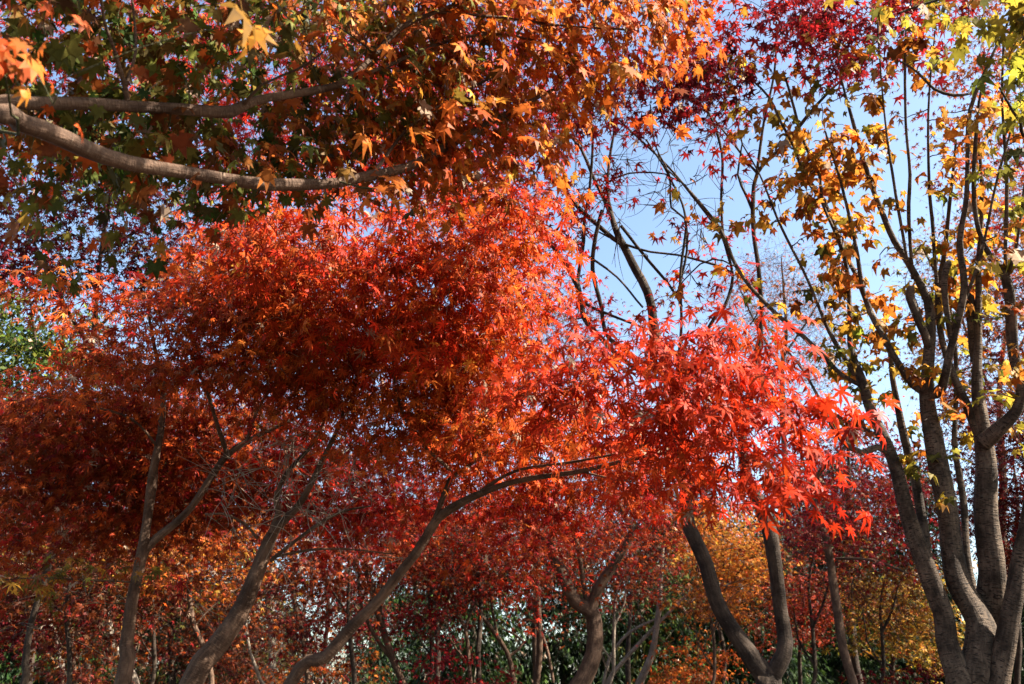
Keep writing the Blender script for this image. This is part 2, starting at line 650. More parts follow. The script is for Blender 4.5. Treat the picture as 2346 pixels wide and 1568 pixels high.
        col = (np.maximum(col, 1e-4) ** 1.08 * 0.62).clip(0.002, 0.6)
        leaf_sets.setdefault(rg.shape, []).append((pos.reshape(-1, 3) - base, ax, nr, size, col))
    total = 0
    for sh, sets in leaf_sets.items():
        arrs = [np.concatenate([s[i] for s in sets]) for i in range(5)]
        total += len(arrs[0])
        me = leaf_mesh(crown, sh, *arrs)
        link(crown, me, leaf_mat or LEAF, root)
    if twP:
        P = np.array(twP) - base
        Rr = np.array(twR)
        o = link('twigs', bark_mesh('twigs', [tubes(P, Rr, 4)]), BARK[twig_bark or bark], root)
        o['kind'] = 'stuff'
    COUNT[0] += total
    return root


# ------------------------------------------------------------------ ground
def ground():
    n = 160
    g = np.concatenate((-np.geomspace(1400, 0.4, n), [0], np.geomspace(0.4, 1400, n)))
    X, Y = np.meshgrid(g, g)
    Z = (0.05 * np.sin(X * 0.9 + 1.3 * np.sin(Y * 0.4)) + 0.04 * np.sin(Y * 1.3 + X * 0.5)) * np.exp(-(X ** 2 + Y ** 2) / 9000) - 0.09
    v = np.stack((X, Y, Z), -1).reshape(-1, 3)
    k = len(g)
    i = np.arange(k * k).reshape(k, k)
    q = np.stack((i[:-1, :-1], i[:-1, 1:], i[1:, 1:], i[1:, :-1]), -1).reshape(-1, 4)
    m, nt, out = material('leaf_litter')
    co = nt.nodes.new('ShaderNodeTexCoord')
    vo = nt.nodes.new('ShaderNodeTexVoronoi')
    vo.inputs['Scale'].default_value = 14.0
    nt.links.new(co.outputs['Object'], vo.inputs['Vector'])
    rp = nt.nodes.new('ShaderNodeValToRGB')
    e = rp.color_ramp.elements
    e[0].color = (0.014, 0.010, 0.007, 1)  # litter colours darkened in place of tree shade on the floor
    e[1].color = (0.05, 0.018, 0.008, 1)
    for p, c in ((0.35, (0.032, 0.012, 0.006)), (0.55, (0.02, 0.015, 0.008)), (0.75, (0.045, 0.026, 0.011))):
        a = e.new(p)
        a.color = (*c, 1)
    sp = nt.nodes.new('ShaderNodeSeparateColor')
    nt.links.new(vo.outputs['Color'], sp.inputs['Color'])
    nt.links.new(sp.outputs[0], rp.inputs['Fac'])
    pb = nt.nodes.new('ShaderNodeBsdfPrincipled')
    pb.inputs['Roughness'].default_value = 0.9
    nt.links.new(rp.outputs['Color'], pb.inputs['Base Color'])
    nt.links.new(pb.outputs[0], out.inputs['Surface'])
    o = link('ground', mesh_from('ground', v, q, 4, True), m)
    o['kind'] = 'structure'


ground()

# ------------------------------------------------------------------ the near trees
# overhead maple on the left: two limbs reaching in, olive leaves turning orange
tree('maple_tree', 'olive and orange maple whose two thick limbs reach in from the left edge',
     [[('w', -2.75, 1.35, -0.08, 0.14), ('w', -2.6, 1.36, 0.8, 0.10), ('w', -2.25, 1.4, 1.9, 0.085), ('w', -1.9, 1.5, 2.6, 0.06), (-80, 262, 2.35, 62), (40, 285, 2.4, 56),
       (150, 320, 2.45, 52), (300, 375, 2.52, 46), (450, 405, 2.6, 40), (560, 420, 2.66, 34), (640, 426, 2.7, 30), (730, 420, 2.76, 27), (850, 400, 2.85, 26),
       (940, 376, 2.95, 24), (1010, 345, 3.05, 20), (1090, 300, 3.15, 16), (1180, 250, 3.25, 12), (1270, 205, 3.35, 8)],
      [('w', -2.25, 1.4, 1.9, 0.07), ('w', -1.75, 1.55, 2.75, 0.045), (-60, 246, 2.55, 34), (60, 244, 2.6, 32), (170, 243, 2.64, 30), (350, 249, 2.7, 28), (470, 254, 2.75, 29), (530, 256, 2.77, 30),
       (560, 240, 2.78, 24), (610, 226, 2.8, 21), (700, 212, 2.85, 20), (770, 198, 2.9, 19), (820, 165, 2.93, 18), (860, 125, 2.97, 16), (915, 65, 3.0, 13), (1000, 28, 3.05, 10), (1100, -12, 3.1, 8)],
      [(292, 243, 2.68, 17), (284, 190, 2.66, 14), (262, 110, 2.62, 10), (240, 50, 2.6, 8), (228, -30, 2.58, 7)],
      [(288, 195, 2.66, 9), (310, 120, 2.7, 8), (306, 40, 2.74, 7), (300, -30, 2.78, 6)],
      [(556, 244, 2.78, 12), (600, 195, 2.72, 8), (680, 160, 2.68, 7), (740, 120, 2.66, 5)],
      [(770, 198, 2.9, 14), (880, 155, 3.0, 13), (960, 118, 3.1, 11), (1050, 90, 3.2, 9), (1150, 80, 3.3, 7), (1280, 110, 3.4, 6)],
      [(850, 402, 2.85, 12), (930, 300, 2.95, 10), (1010, 240, 3.05, 8), (1120, 180, 3.2, 6)],
      [(1000, 28, 3.05, 9), (1150, 40, 3.2, 8), (1300, 60, 3.35, 7), (1450, 70, 3.5, 5)],
      ],
     [Region([(-60, -60), (700, -60), (760, 180), (700, 420), (480, 470), (330, 540), (180, 500), (-60, 470)], 3.25, 1.55,
             [(OLIVE, 8), (GREEN, 3), (RUST, 3), (BROWN, 1), (VERMIL, 1.2)], leaf=0.072, shape='maple', thick=0.6, per=14, L=0.2, droop=(0.2, 1.3), clump=.2),
      Region([(600, -60), (1120, -60), (1100, 200), (1020, 400), (900, 450), (760, 430), (640, 400)], 3.3, 2.2,
             [(OLIVE, 5), (LIME, .7), (ORANGE, 4), (RUST, 1), (VERMIL, 2), (AMBER, 1)], leaf=0.072, shape='maple', thick=0.45, per=14, L=0.2, droop=(0.4, 1.35), face=.9, clump=.15),
      Region([(960, -60), (1560, -60), (1545, 120), (1460, 205), (1330, 200), (1260, 330), (1210, 390), (1080, 400), (960, 470), (900, 430)], 3.45, 3.2,
             [(ORANGE, 6), (VERMIL, 5), (AMBER, 1), (OLIVE, .4)], leaf=0.072, shape='maple', slope=(0.7, 0), thick=0.4, per=14, L=0.2, droop=(0.5, 1.4), face=1.1),
      Region([(-500, -60), (420, -60), (700, -500), (600, -900), (-200, -900)], 3.2, .9,  # leaves above the view, added to shade the limbs
             [(ORANGE, 4), (VERMIL, 3), (OLIVE, 3), (RUST, 1)], leaf=0.072, shape='maple', thick=0.5, per=16, L=0.22, droop=(0.2, 1.2), clump=.15),
      Region([(850, -320), (1800, -480), (2000, -900), (900, -900)], 2.9, .8,  # more unseen leaves overhead, added to keep sun off the left limbs
             [(ORANGE, 4), (VERMIL, 3), (OLIVE, 3), (RUST, 1)], leaf=0.072, shape='maple', thick=0.35, per=16, L=0.22, droop=(0.2, 1.2), clump=.3),
      Region([(-20, 120), (70, 140), (140, 230), (140, 285), (100, 295), (40, 210)], 1.75, 1.5, dim([(VERMIL, 4), (ORANGE, 3), (OLIVE, 2)], .8), leaf=0.07, shape='maple', thick=0.12, per=4, L=0.09, droop=(0.7, 1.4), face=.8),
      Region([(560, -40), (660, -40), (640, 20), (580, 30)], 1.7, 1.1, [(ORANGE, 3), (AMBER, 2)], leaf=0.08, shape='maple', thick=0.1, per=4, L=0.06, droop=(0.8, 1.4), face=.8),
      Region([(860, 470), (950, 460), (940, 520), (880, 520)], 2.5, 1.6, [(ORANGE, 3), (VERMIL, 1)], leaf=0.085, shape='maple', thick=0.1, per=4, L=0.08, droop=(0.6, 1.4), face=.6),
      ], 11, bark='brown', twig_bark='green', group='Japanese maples close by')

# slim maple on the left: forked pale trunk, dark orange-red crown
tree('maple_tree', 'slim maple with a pale forked trunk at lower left and rusty red crown',
     [[('g', -0.25, 0.1), (278, 1575, 6.0, 37), (292, 1480, 6.0, 34), (308, 1370, 6.0, 32), (322, 1280, 6.0, 31), (335, 1200, 6.0, 22), (345, 1130, 6.0, 21), (362, 1040, 6.0, 20), (371, 960, 6.0, 18),
       (375, 880, 5.95, 14), (355, 800, 5.9, 10), (340, 720, 5.8, 7)],
      [(322, 1285, 6.0, 25), (352, 1240, 6.0, 24), (395, 1203, 5.95, 22), (440, 1160, 5.9, 21), (480, 1100, 5.85, 21), (520, 1045, 5.8, 20), (565, 1010, 5.75, 17), (625, 980, 5.7, 13), (700, 945, 5.6, 11), (770, 910, 5.5, 8), (830, 870, 5.4, 6)],
      [(520, 1045, 5.8, 11), (500, 980, 5.7, 9), (475, 900, 5.6, 8), (440, 820, 5.5, 6), (400, 760, 5.4, 5)],
      [(565, 1010, 5.75, 9), (590, 940, 5.7, 7), (640, 860, 5.6, 6), (690, 780, 5.5, 5)],
      [(365, 1030, 6.0, 8), (300, 960, 5.9, 6), (200, 930, 5.7, 5), (90, 910, 5.5, 4)],
      [(308, 1335, 6.0, 6), (200, 1330, 5.8, 5), (90, 1325, 5.6, 4.5), (-30, 1330, 5.5, 4)],
      ],
     [Region([(60, 670), (180, 640), (420, 640), (560, 560), (800, 640), (850, 800), (800, 880), (560, 900), (420, 900), (200, 900), (190, 780), (150, 700)], 5.5, 2.6,
             [(VERMIL, 4), (RUST, 5), (CRIM, 2), (SCARLET, 2), (ORANGE, 1)], leaf=0.08, shape='fine', slope=(-0.8, 0.4), thick=0.7, per=22, L=0.28, clump=.2),
      Region([(-60, 930), (150, 940), (240, 880), (560, 870), (700, 960), (700, 1000), (600, 1120), (420, 1200), (300, 1260), (-60, 1270)], 6.9, 2.6,
             [(RUST, 6), (CRIM, 3), (VERMIL, 3), (WINE, 1)], leaf=0.08, shape='fine', thick=0.6, per=22, L=0.28, clump=.45, soft=55),  # darker mix: shade of the lower crown put into the leaf colour
      Region([(-60, 1290), (340, 1285), (360, 1340), (220, 1350), (-60, 1350)], 5.6, .35, [(AMBER, 2), (OLIVE, 4), (RUST, 2)], leaf=0.08, shape='fine', thick=0.4, per=8, L=0.16),
      ], 21, bark='brown', twig_bark='green', group='Japanese maples close by')

# thicker maple left of centre
tree('maple_tree', 'maple with the thickest leaning trunk, lower left, bare twigs and vermilion crown',
     [[('g', -0.55, 0.1), (430, 1590, 5.6, 66), (490, 1500, 5.6, 60), (545, 1410, 5.6, 54), (585, 1320, 5.6, 48), (615, 1245, 5.6, 40), (635, 1205, 5.55, 28), (680, 1165, 5.5, 20), (715, 1110, 5.4, 17), (745, 1045, 5.3, 14), (775, 980, 5.2, 11), (800, 900, 5.1, 9), (850, 800, 5.0, 7)],
      [(625, 1225, 5.55, 24), (640, 1175, 5.6, 17), (632, 1140, 5.6, 14), (660, 1080, 5.6, 12), (705, 1035, 5.55, 10), (740, 970, 5.5, 8), (790, 880, 5.3, 6)],
      [(620, 1285, 5.55, 14), (665, 1250, 5.5, 12), (720, 1210, 5.4, 10), (780, 1175, 5.3, 8), (850, 1160, 5.2, 5)],
      [(622, 1278, 5.6, 9), (700, 1262, 5.6, 8), (790, 1258, 5.6, 6), (900, 1270, 5.5, 4)],
      [(590, 1235, 5.6, 8), (560, 1200, 5.6, 8), (510, 1178, 5.5, 7), (470, 1180, 5.5, 5)],
      [(800, 900, 5.1, 7), (900, 780, 4.8, 6), (1000, 680, 4.5, 5), (1100, 600, 4.3, 4)],
      [(790, 880, 5.3, 6), (760, 760, 5.1, 5), (720, 640, 4.9, 4), (700, 560, 4.8, 3)],
      ],
     [Region([(540, 460), (700, 440), (860, 500), (1000, 430), (1160, 420), (1270, 510), (1240, 620), (1190, 700), (1180, 800), (1000, 840), (800, 800), (640, 700), (480, 620), (480, 520)], 4.5, 3.2,
             [(SCARLET, 4), (VERMIL, 4), (RED, 2), (ORANGE, 1.2)], leaf=0.09, shape='fine', slope=(-0.6, 0.6), thick=0.6, per=18, L=0.27, face=.15, droop=(.3, 1.2), flat=.09, clump=.4),
      Region([(560, 680), (900, 760), (1180, 760), (1150, 900), (1080, 1000), (900, 1060), (760, 1000), (650, 900)], 5.0, 2.7,
             [(VERMIL, 6), (SCARLET, 2), (ORANGE, 3), (RUST, 2)], leaf=0.08, shape='fine', thick=0.6, per=20, L=0.28, flat=.09, clump=.35),
      Region([(300, -40), (1180, -40), (1250, 380), (1000, 460), (600, 440), (380, 300)], 6.6, .45, [(CRIM, 4), (RED, 3), (WINE, 2)], leaf=0.08, shape='fine', thick=0.6, per=22, L=0.28, clump=.15),
      Region([(620, 960), (900, 1000), (1020, 1060), (980, 1160), (880, 1220), (760, 1250), (640, 1150)], 6.5, 2.0,
             [(CRIM, 4), (RED, 3), (RUST, 2)], leaf=0.08, shape='fine', thick=0.5, per=18, L=0.26, clump=.2)],
     31, ws=.76, bark='brown', twig_bark='pale', group='Japanese maples close by',
     bare=[Region([(470, 1050), (640, 980), (800, 950), (830, 1120), (780, 1210), (620, 1180), (500, 1200)], 5.3, 1.5, [(RED, 1)], leaf=0.1, thick=.4, per=10, L=0.3)])

# the maple whose long limb sweeps right, nearest at its bright red tips
tree('maple_tree', 'maple whose slanting trunk sweeps into a long arched limb under the brightest red leaves',
     [[('g', -0.7, 0.15), (650, 1590, 5.4, 48), (740, 1500, 5.3, 42), (830, 1418, 5.2, 36), (900, 1345, 5.1, 32), (955, 1270, 5.0, 29), (990, 1205, 4.95, 27), (1020, 1175, 4.9, 24), (1090, 1135, 4.7, 21), (1160, 1108, 4.5, 19),
       (1250, 1095, 4.3, 17), (1330, 1080, 4.1, 14), (1420, 1060, 3.9, 11), (1520, 1040, 3.7, 9), (1640, 1010, 3.4, 7), (1760, 970, 3.1, 5)],
      [(992, 1200, 4.95, 20), (1010, 1150, 4.9, 17), (1035, 1095, 4.85, 15), (1030, 1075, 4.8, 12), (1000, 1050, 4.75, 11), (960, 1010, 4.7, 10), (925, 950, 4.6, 8), (905, 880, 4.5, 6), (900, 800, 4.4, 5)],
      [(1035, 1095, 4.85, 13), (1085, 1060, 4.7, 11), (1150, 1010, 4.5, 9), (1230, 970, 4.3, 8), (1300, 920, 4.0, 6), (1360, 850, 3.7, 5), (1400, 790, 3.4, 4)],
      [(1090, 1135, 4.7, 11), (1180, 1080, 4.5, 10), (1300, 1060, 4.2, 9), (1450, 1030, 3.9, 7), (1560, 960, 3.5, 5), (1620, 870, 3.2, 4)],
      [(1330, 1080, 4.1, 7), (1420, 1100, 3.9, 6), (1540, 1110, 3.6, 5), (1700, 1090, 3.3, 4)],
      ],
     [Region([(1150, 830), (1290, 760), (1380, 790), (1500, 790), (1580, 720), (1690, 790), (1720, 850), (1700, 960), (1540, 1000), (1400, 940), (1250, 930), (1150, 910)], 3.3, 2.2,
             [(SCARLET, 6), (RED, 4), (VERMIL, 1)], leaf=0.08, shape='fine', slope=(-0.6, 0.8), thick=0.5, per=16, L=0.22, face=.15, droop=(.35, 1.15), flat=.09, clump=.5, soft=24),
      Region([(1500, 880), (1740, 850), (1850, 870), (1890, 920), (1830, 1000), (1850, 1060), (1800, 1110), (1660, 1110), (1560, 1130), (1480, 1080)], 3.1, 2.1,
             [(SCARLET, 6), (RED, 5), (VERMIL, .6)], leaf=0.08, shape='fine', slope=(-0.9, 0.5), thick=0.45, per=16, L=0.22, face=.15, droop=(.35, 1.15), flat=.09, clump=.5, soft=24),
      Region([(960, 980), (1200, 990), (1560, 1000), (1580, 1110), (1400, 1110), (1200, 1110), (1060, 1100)], 5.2, 2.6, [(VERMIL, 4), (SCARLET, 3), (RUST, 2), (CRIM, 1)], leaf=0.084, shape='fine', thick=0.4, per=20, L=0.24),
      Region([(1000, 860), (1200, 900), (1420, 950), (1560, 1000), (1400, 1010), (1200, 1010), (960, 990)], 4.3, 3.0,
             [(VERMIL, 5), (SCARLET, 4), (ORANGE, 1.5), (RUST, 1)], leaf=0.084, shape='fine', slope=(-1.2, 0), thick=0.45, per=20, L=0.24),
      Region([(1010, 1120), (1300, 1100), (1500, 1090), (1540, 1130), (1400, 1160), (1220, 1230), (1060, 1260), (960, 1230)], 5.6, 1.3,
             [(CRIM, 3), (RED, 4), (VERMIL, 3)], leaf=0.084, shape='fine', thick=0.4, per=18, L=0.24, clump=.2)],
     41, ws=.76, bark='brown', twig_bark='brown', group='Japanese maples close by')

# yellow-green maple reaching in at the upper right corner
tree('maple_tree', 'yellow and lime leaved maple reaching in at the top right corner',
     [[('w', 3.6, 2.0, -0.08, 0.12), ('w', 3.5, 2.05, 1.5, 0.09), ('w', 3.1, 2.2, 3.0, 0.06), ('w', 2.6, 2.4, 3.9, 0.035), (2400, -60, 4.3, 16), (2300, -40, 4.2, 12), (2180, -10, 4.1, 8), (2060, 30, 4.0, 5)],
      [('w', 3.1, 2.2, 3.0, 0.035), (2420, 330, 4.2, 14), (2340, 280, 4.2, 8), (2290, 200, 4.15, 5)]],
     [Region([(1960, -50), (2400, -50), (2400, 60), (2260, 80), (2180, 70), (2060, 70)], 4.1, 1.1, dim([(LEMON, 3), (GOLD, 4), (OLIVE, 2), (LIME, 1)], .72), leaf=0.09, shape='maple', thick=.3, per=8, L=0.17, face=.4, droop=(.3, 1.3)),
      Region([(2270, 130), (2400, 130), (2400, 470), (2320, 460), (2300, 330)], 4.2, .8, dim([(LEMON, 1), (LIME, 2), (OLIVE, 4), (GOLD, 2)], .75), leaf=0.085, shape='maple', thick=.3, per=6, L=0.17, droop=(.3, 1.3)),
      ], 51, bark='dark', twig_bark='dark', leaf_mat=LEAF_THIN, group='Japanese maples close by')

# ------------------------------------------------------------------ the trees of the middle distance
tree('maple_tree', 'maple with two stems parting low, dark branches and sparse crimson leaves against the sky',
     [[('g', 0.0, 0.1), (1765, 1600, 8.0, 60), (1762, 1560, 8.0, 50), (1734, 1528, 8.0, 41), (1679, 1458, 8.0, 36), (1633, 1372, 8.0, 33), (1613, 1297, 8.0, 31), (1588, 1232, 8.0, 29), (1573, 1171, 8.0, 28), (1560, 1000, 8.1, 26), (1535, 860, 8.2, 24), (1508, 769, 8.3, 23),
       (1483, 668, 8.4, 21), (1447, 603, 8.5, 18), (1417, 543, 8.5, 15), (1402, 492, 8.6, 12), (1382, 452, 8.6, 10), (1357, 402, 8.7, 8), (1332, 342, 8.7, 6), (1297, 302, 8.8, 5)],
      [(1752, 1560, 8.0, 40), (1779, 1520, 8.0, 38), (1793, 1470, 8.0, 37), (1789, 1382, 8.0, 35), (1774, 1282, 8.0, 33), (1759, 1207, 8.0, 31), (1734, 1146, 8.0, 30), (1714, 1110, 8.0, 28), (1702, 980, 8.1, 20), (1730, 850, 8.2, 15), (1744, 730, 8.3, 12), (1738, 620, 8.3, 10), (1727, 540, 8.4, 9), (1724, 480, 8.4, 9),
       (1734, 397, 8.5, 8), (1799, 327, 8.6, 7), (1870, 241, 8.6, 6), (1930, 181, 8.7, 5), (1985, 151, 8.7, 4)],
      [(1402, 492, 8.6, 9), (1392, 432, 8.6, 7), (1397, 362, 8.7, 6), (1412, 261, 8.8, 5), (1405, 180, 8.8, 4)],
      [(1422, 558, 8.5, 10), (1385, 530, 8.5, 9), (1330, 480, 8.5, 8), (1272, 410, 8.5, 7), (1242, 370, 8.5, 6)],
      [(1535, 880, 8.2, 12), (1450, 840, 8.2, 12), (1370, 770, 8.3, 12), (1337, 728, 8.3, 12), (1322, 653, 8.3, 12), (1292, 603, 8.3, 11), (1262, 558, 8.3, 9), (1221, 477, 8.3, 8), (1201, 437, 8.3, 6)],
      [(1322, 653, 8.3, 8), (1337, 553, 8.4, 8), (1339, 503, 8.4, 7), (1352, 427, 8.5, 6), (1357, 302, 8.6, 5), (1345, 230, 8.6, 4)],
      [(1535, 870, 8.2, 11), (1440, 810, 8.2, 10), (1387, 764, 8.3, 10), (1377, 703, 8.3, 10), (1357, 618, 8.4, 9), (1364, 538, 8.4, 8), (1379, 482, 8.5, 7)],
      [(1563, 703, 8.3, 5), (1533, 653, 8.3, 6), (1483, 593, 8.4, 8), (1422, 518, 8.5, 8)],
      [(1702, 980, 8.1, 11), (1650, 850, 8.2, 9), (1622, 754, 8.3, 8), (1659, 704, 8.3, 8), (1679, 633, 8.4, 7), (1659, 553, 8.4, 7), (1653, 477, 8.4, 6), (1653, 352, 8.5, 5), (1618, 251, 8.6, 5), (1558, 221, 8.6, 4)],
      [(1734, 397, 8.5, 7), (1749, 281, 8.6, 6), (1774, 166, 8.7, 5), (1779, 50, 8.7, 4)],
      [(1733, 395, 8.5, 7), (1673, 320, 8.6, 6), (1608, 240, 8.7, 4), (1550, 190, 8.7, 3)],
      [(1700, 640, 8.4, 8), (1653, 540, 8.4, 7), (1588, 450, 8.5, 6), (1543, 395, 8.5, 5), (1483, 335, 8.6, 5), (1413, 270, 8.6, 4), (1370, 220, 8.6, 3)],
      [(1388, 420, 8.6, 5), (1440, 398, 8.5, 4), (1523, 400, 8.5, 4), (1573, 425, 8.5, 3), (1620, 400, 8.5, 2.5)],
      [(1368, 530, 8.5, 4), (1418, 556, 8.5, 6), (1490, 578, 8.4, 5), (1553, 585, 8.4, 5), (1638, 607, 8.4, 6), (1680, 628, 8.4, 7)],
      [(1343, 585, 8.4, 6), (1413, 635, 8.4, 5), (1473, 705, 8.3, 6)],
      [(1338, 695, 8.3, 7), (1413, 728, 8.3, 6), (1500, 760, 8.3, 5)],
      [(1558, 700, 8.3, 7), (1558, 650, 8.3, 7), (1573, 575, 8.4, 6), (1568, 500, 8.4, 5), (1538, 475, 8.4, 5), (1533, 400, 8.5, 5), (1500, 330, 8.5, 4), (1490, 240, 8.6, 3)],
      [(1262, 558, 8.3, 5), (1300, 470, 8.4, 5), (1290, 400, 8.5, 4), (1255, 320, 8.5, 3)],
      [(1724, 480, 8.4, 6), (1690, 400, 8.5, 5), (1700, 330, 8.5, 4), (1680, 250, 8.6, 3)],
      [(1545, 900, 8.2, 8), (1560, 760, 8.2, 7), (1558, 640, 8.3, 7), (1570, 500, 8.4, 6), (1530, 400, 8.5, 5), (1480, 320, 8.6, 4)],
      ],
     [Region([(1540, -50), (1760, -50), (1800, 60), (1760, 180), (1680, 190), (1640, 130), (1560, 120)], 8.2, 1.0, [(RED, 4), (CRIM, 3), (SCARLET, 2)], leaf=0.11, shape='star', thick=.7, per=20, L=0.3, clump=.45),
      Region([(1780, -50), (2130, -50), (2140, 60), (2050, 130), (1960, 180), (1880, 130), (1800, 70)], 7.6, 2.2, [(CRIM, 3), (WINE, 5)], leaf=0.10, shape='star', thick=.6, per=26, L=0.34, clump=.5),
      Region([(1240, 170), (1560, 100), (1660, 110), (1650, 210), (1540, 240), (1350, 280), (1220, 320)], 7.8, 1.9, [(CRIM, 3), (WINE, 5)], leaf=0.10, shape='star', thick=.7, per=26, L=0.34, clump=.6),
      Region([(1550, 90), (1690, 130), (1680, 230), (1590, 250), (1500, 200)], 7.9, 1.8, [(PLUM, 3), (WINE, 3), (CRIM, 2)], leaf=0.10, shape='star', thick=.5, per=26, L=0.34, clump=.3),
      Region([(1230, 280), (1420, 270), (1440, 500), (1260, 520)], 8.3, .2, [(CRIM, 3), (RED, 3), (WINE, 4)], leaf=0.11, shape='star', thick=.7, per=12, L=0.22, clump=.5),
      Region([(1460, 250), (1700, 260), (1700, 390), (1580, 380), (1480, 340)], 8.3, .65, [(RED, 3), (CRIM, 3), (WINE, 2)], leaf=0.12, shape='star', thick=.6, per=16, L=0.26, clump=.6),
      Region([(1240, 400), (1480, 400), (1440, 560), (1280, 560), (1180, 480)], 8.3, .45, [(RED, 3), (CRIM, 3), (WINE, 2)], leaf=0.12, shape='star', thick=.6, per=14, L=0.24, clump=.6),
      Region([(1600, 400), (1720, 420), (1740, 650), (1660, 700), (1600, 600)], 8.2, .36, [(RED, 4), (CRIM, 3)], leaf=0.12, shape='star', thick=.5, per=14, L=0.22, clump=.6),
      Region([(1190, 520), (1340, 540), (1420, 640), (1420, 740), (1280, 720), (1180, 680)], 8.4, .8, [(CRIM, 4), (RED, 3), (WINE, 2)], leaf=0.10, shape='star', thick=.7, per=18, L=0.28, clump=.2),
      Region([(1440, 560), (1600, 560), (1620, 720), (1480, 720)], 8.3, .4, [(WINE, 3), (RED, 2), (AMBER, 1), (ORANGE, 1)], leaf=0.11, shape='star', thick=.6, per=14, L=0.24, clump=.6),
      ], 61, bark='dark', twig_bark='dark', group='maples of the middle distance', twig_r=2.0,
     ws=1.0, bare=[Region([(1250, 240), (1720, 200), (1740, 460), (1600, 640), (1330, 560)], 8.4, .28, [(RED, 1)], leaf=.085, thick=.6, per=12, L=.4)])

E = []
E.append([('g', 0.05, 0.1), (2245, 1600, 7.0, 150), (2250, 1500, 7.0, 120), (2235, 1420, 7.0, 76), (2195, 1335, 7.0, 62), (2172, 1231, 7.0, 54), (2157, 1081, 7.0, 50), (2138, 980, 7.0, 46), (2127, 905, 7.0, 40), (2131, 779, 7.0, 30), (2126, 689, 7.1, 24), (2091, 623, 7.1, 19), (2051, 553, 7.1, 17), (2020, 482, 7.2, 15), (1995, 422, 7.2, 13), (1970, 332, 7.3, 11), (1950, 261, 7.3, 9), (1930, 190, 7.4, 6), (1915, 100, 7.4, 4)])
E.append([(2240, 1690, 6.95, 90), (2225, 1600, 6.9, 80), (2206, 1540, 6.9, 70), (2171, 1458, 6.9, 60), (2136, 1347, 6.9, 56), (2101, 1262, 6.9, 50), (2081, 1191, 6.9, 46), (2061, 1101, 6.9, 42), (2040, 1040, 6.9, 36), (2000, 950, 7.0, 28), (1972, 870, 7.0, 24), (1950, 788, 7.1, 17), (1945, 643, 7.2, 13), (1920, 548, 7.2, 11), (1885, 462, 7.3, 10), (1880, 402, 7.3, 9), (1840, 322, 7.4, 7), (1800, 180, 7.5, 5)])
E.append([(2120, 1310, 6.95, 30), (2111, 1156, 7.1, 26), (2081, 1040, 7.2, 24), (2061, 955, 7.2, 22), (2045, 870, 7.2, 20), (2035, 788, 7.2, 18), (1995, 714, 7.3, 17), (1960, 628, 7.3, 15), (1930, 568, 7.4, 14), (1905, 503, 7.4, 13), (1880, 452, 7.4, 13), (1844, 407, 7.5, 11), (1824, 347, 7.5, 9), (1789, 281, 7.5, 7), (1759, 221, 7.6, 6), (1684, 151, 7.6, 4)])
E.append([(2127, 905, 7.0, 30), (2091, 880, 7.0, 27), (2056, 829, 7.0, 23), (2025, 779, 7.0, 20), (1985, 690, 7.05, 14), (1960, 560, 7.1, 10), (1930, 430, 7.2, 8), (1890, 300, 7.2, 5)])
E.append([(2127, 905, 7.0, 30), (2161, 885, 6.95, 26), (2176, 819, 6.9, 23), (2188, 740, 6.9, 21), (2206, 653, 6.9, 20), (2201, 553, 6.9, 19), (2216, 452, 6.9, 16), (2216, 352, 7.0, 13), (2223, 251, 7.0, 11), (2262, 151, 7.0, 9), (2307, 60, 7.1, 7), (2330, -30, 7.1, 5)])
E.append([(2091, 640, 7.1, 12), (2081, 503, 7.0, 11), (2086, 402, 7.0, 10), (2076, 281, 7.0, 9), (2073, 151, 7.0, 7), (2076, 60, 7.0, 5)])
E.append([(2262, 1680, 7.05, 100), (2275, 1590, 7.1, 96), (2285, 1500, 7.1, 90), (2284, 1382, 7.1, 72), (2273, 1282, 7.1, 64), (2263, 1181, 7.1, 56), (2257, 1081, 7.1, 52), (2250, 1005, 7.1, 46), (2240, 900, 7.15, 34), (2236, 809, 7.2, 28), (2240, 700, 7.2, 22), (2246, 560, 7.3, 16), (2250, 430, 7.3, 11), (2240, 300, 7.4, 7)])
E.append([(2252, 1010, 7.1, 36), (2216, 925, 7.1, 27), (2190, 870, 7.1, 22), (2160, 779, 7.2, 17), (2150, 680, 7.2, 14), (2165, 560, 7.3, 12), (2180, 440, 7.3, 9), (2190, 320, 7.4, 6)])
E.append([(2256, 1015, 7.05, 40), (2290, 985, 7.0, 34), (2325, 945, 7.0, 31), (2340, 880, 7.0, 30), (2322, 790, 7.0, 30), (2305, 640, 7.0, 27), (2272, 593, 7.0, 16), (2242, 528, 7.0, 14), (2231, 427, 7.0, 12), (2237, 302, 7.1, 10), (2250, 200, 7.1, 7), (2290, 80, 7.1, 5)])
E.append([(2255, 1700, 6.95, 80), (2280, 1610, 6.9, 70), (2300, 1540, 6.9, 60), (2327, 1332, 6.9, 44), (2350, 1181, 6.9, 38), (2400, 950, 6.9, 30), (2430, 600, 6.9, 20), (2440, 300, 6.9, 8)])
E.append([(2240, 1430, 7.3, 24), (2214, 1250, 7.4, 20), (2200, 1120, 7.5, 18), (2186, 1000, 7.5, 16), (2190, 860, 7.6, 12), (2175, 700, 7.6, 8), (2110, 560, 7.7, 5)])
E.append([(2045, 1045, 6.9, 20), (2010, 1022, 6.85, 18), (1975, 1035, 6.8, 17), (1930, 1010, 6.75, 14), (1900, 965, 6.7, 11), (1880, 920, 6.7, 8), (1840, 850, 6.7, 6), (1800, 800, 6.7, 4)])
E.append([(2020, 1005, 6.95, 16), (1955, 972, 6.95, 13), (1900, 945, 6.95, 10), (1830, 930, 7.0, 6)])
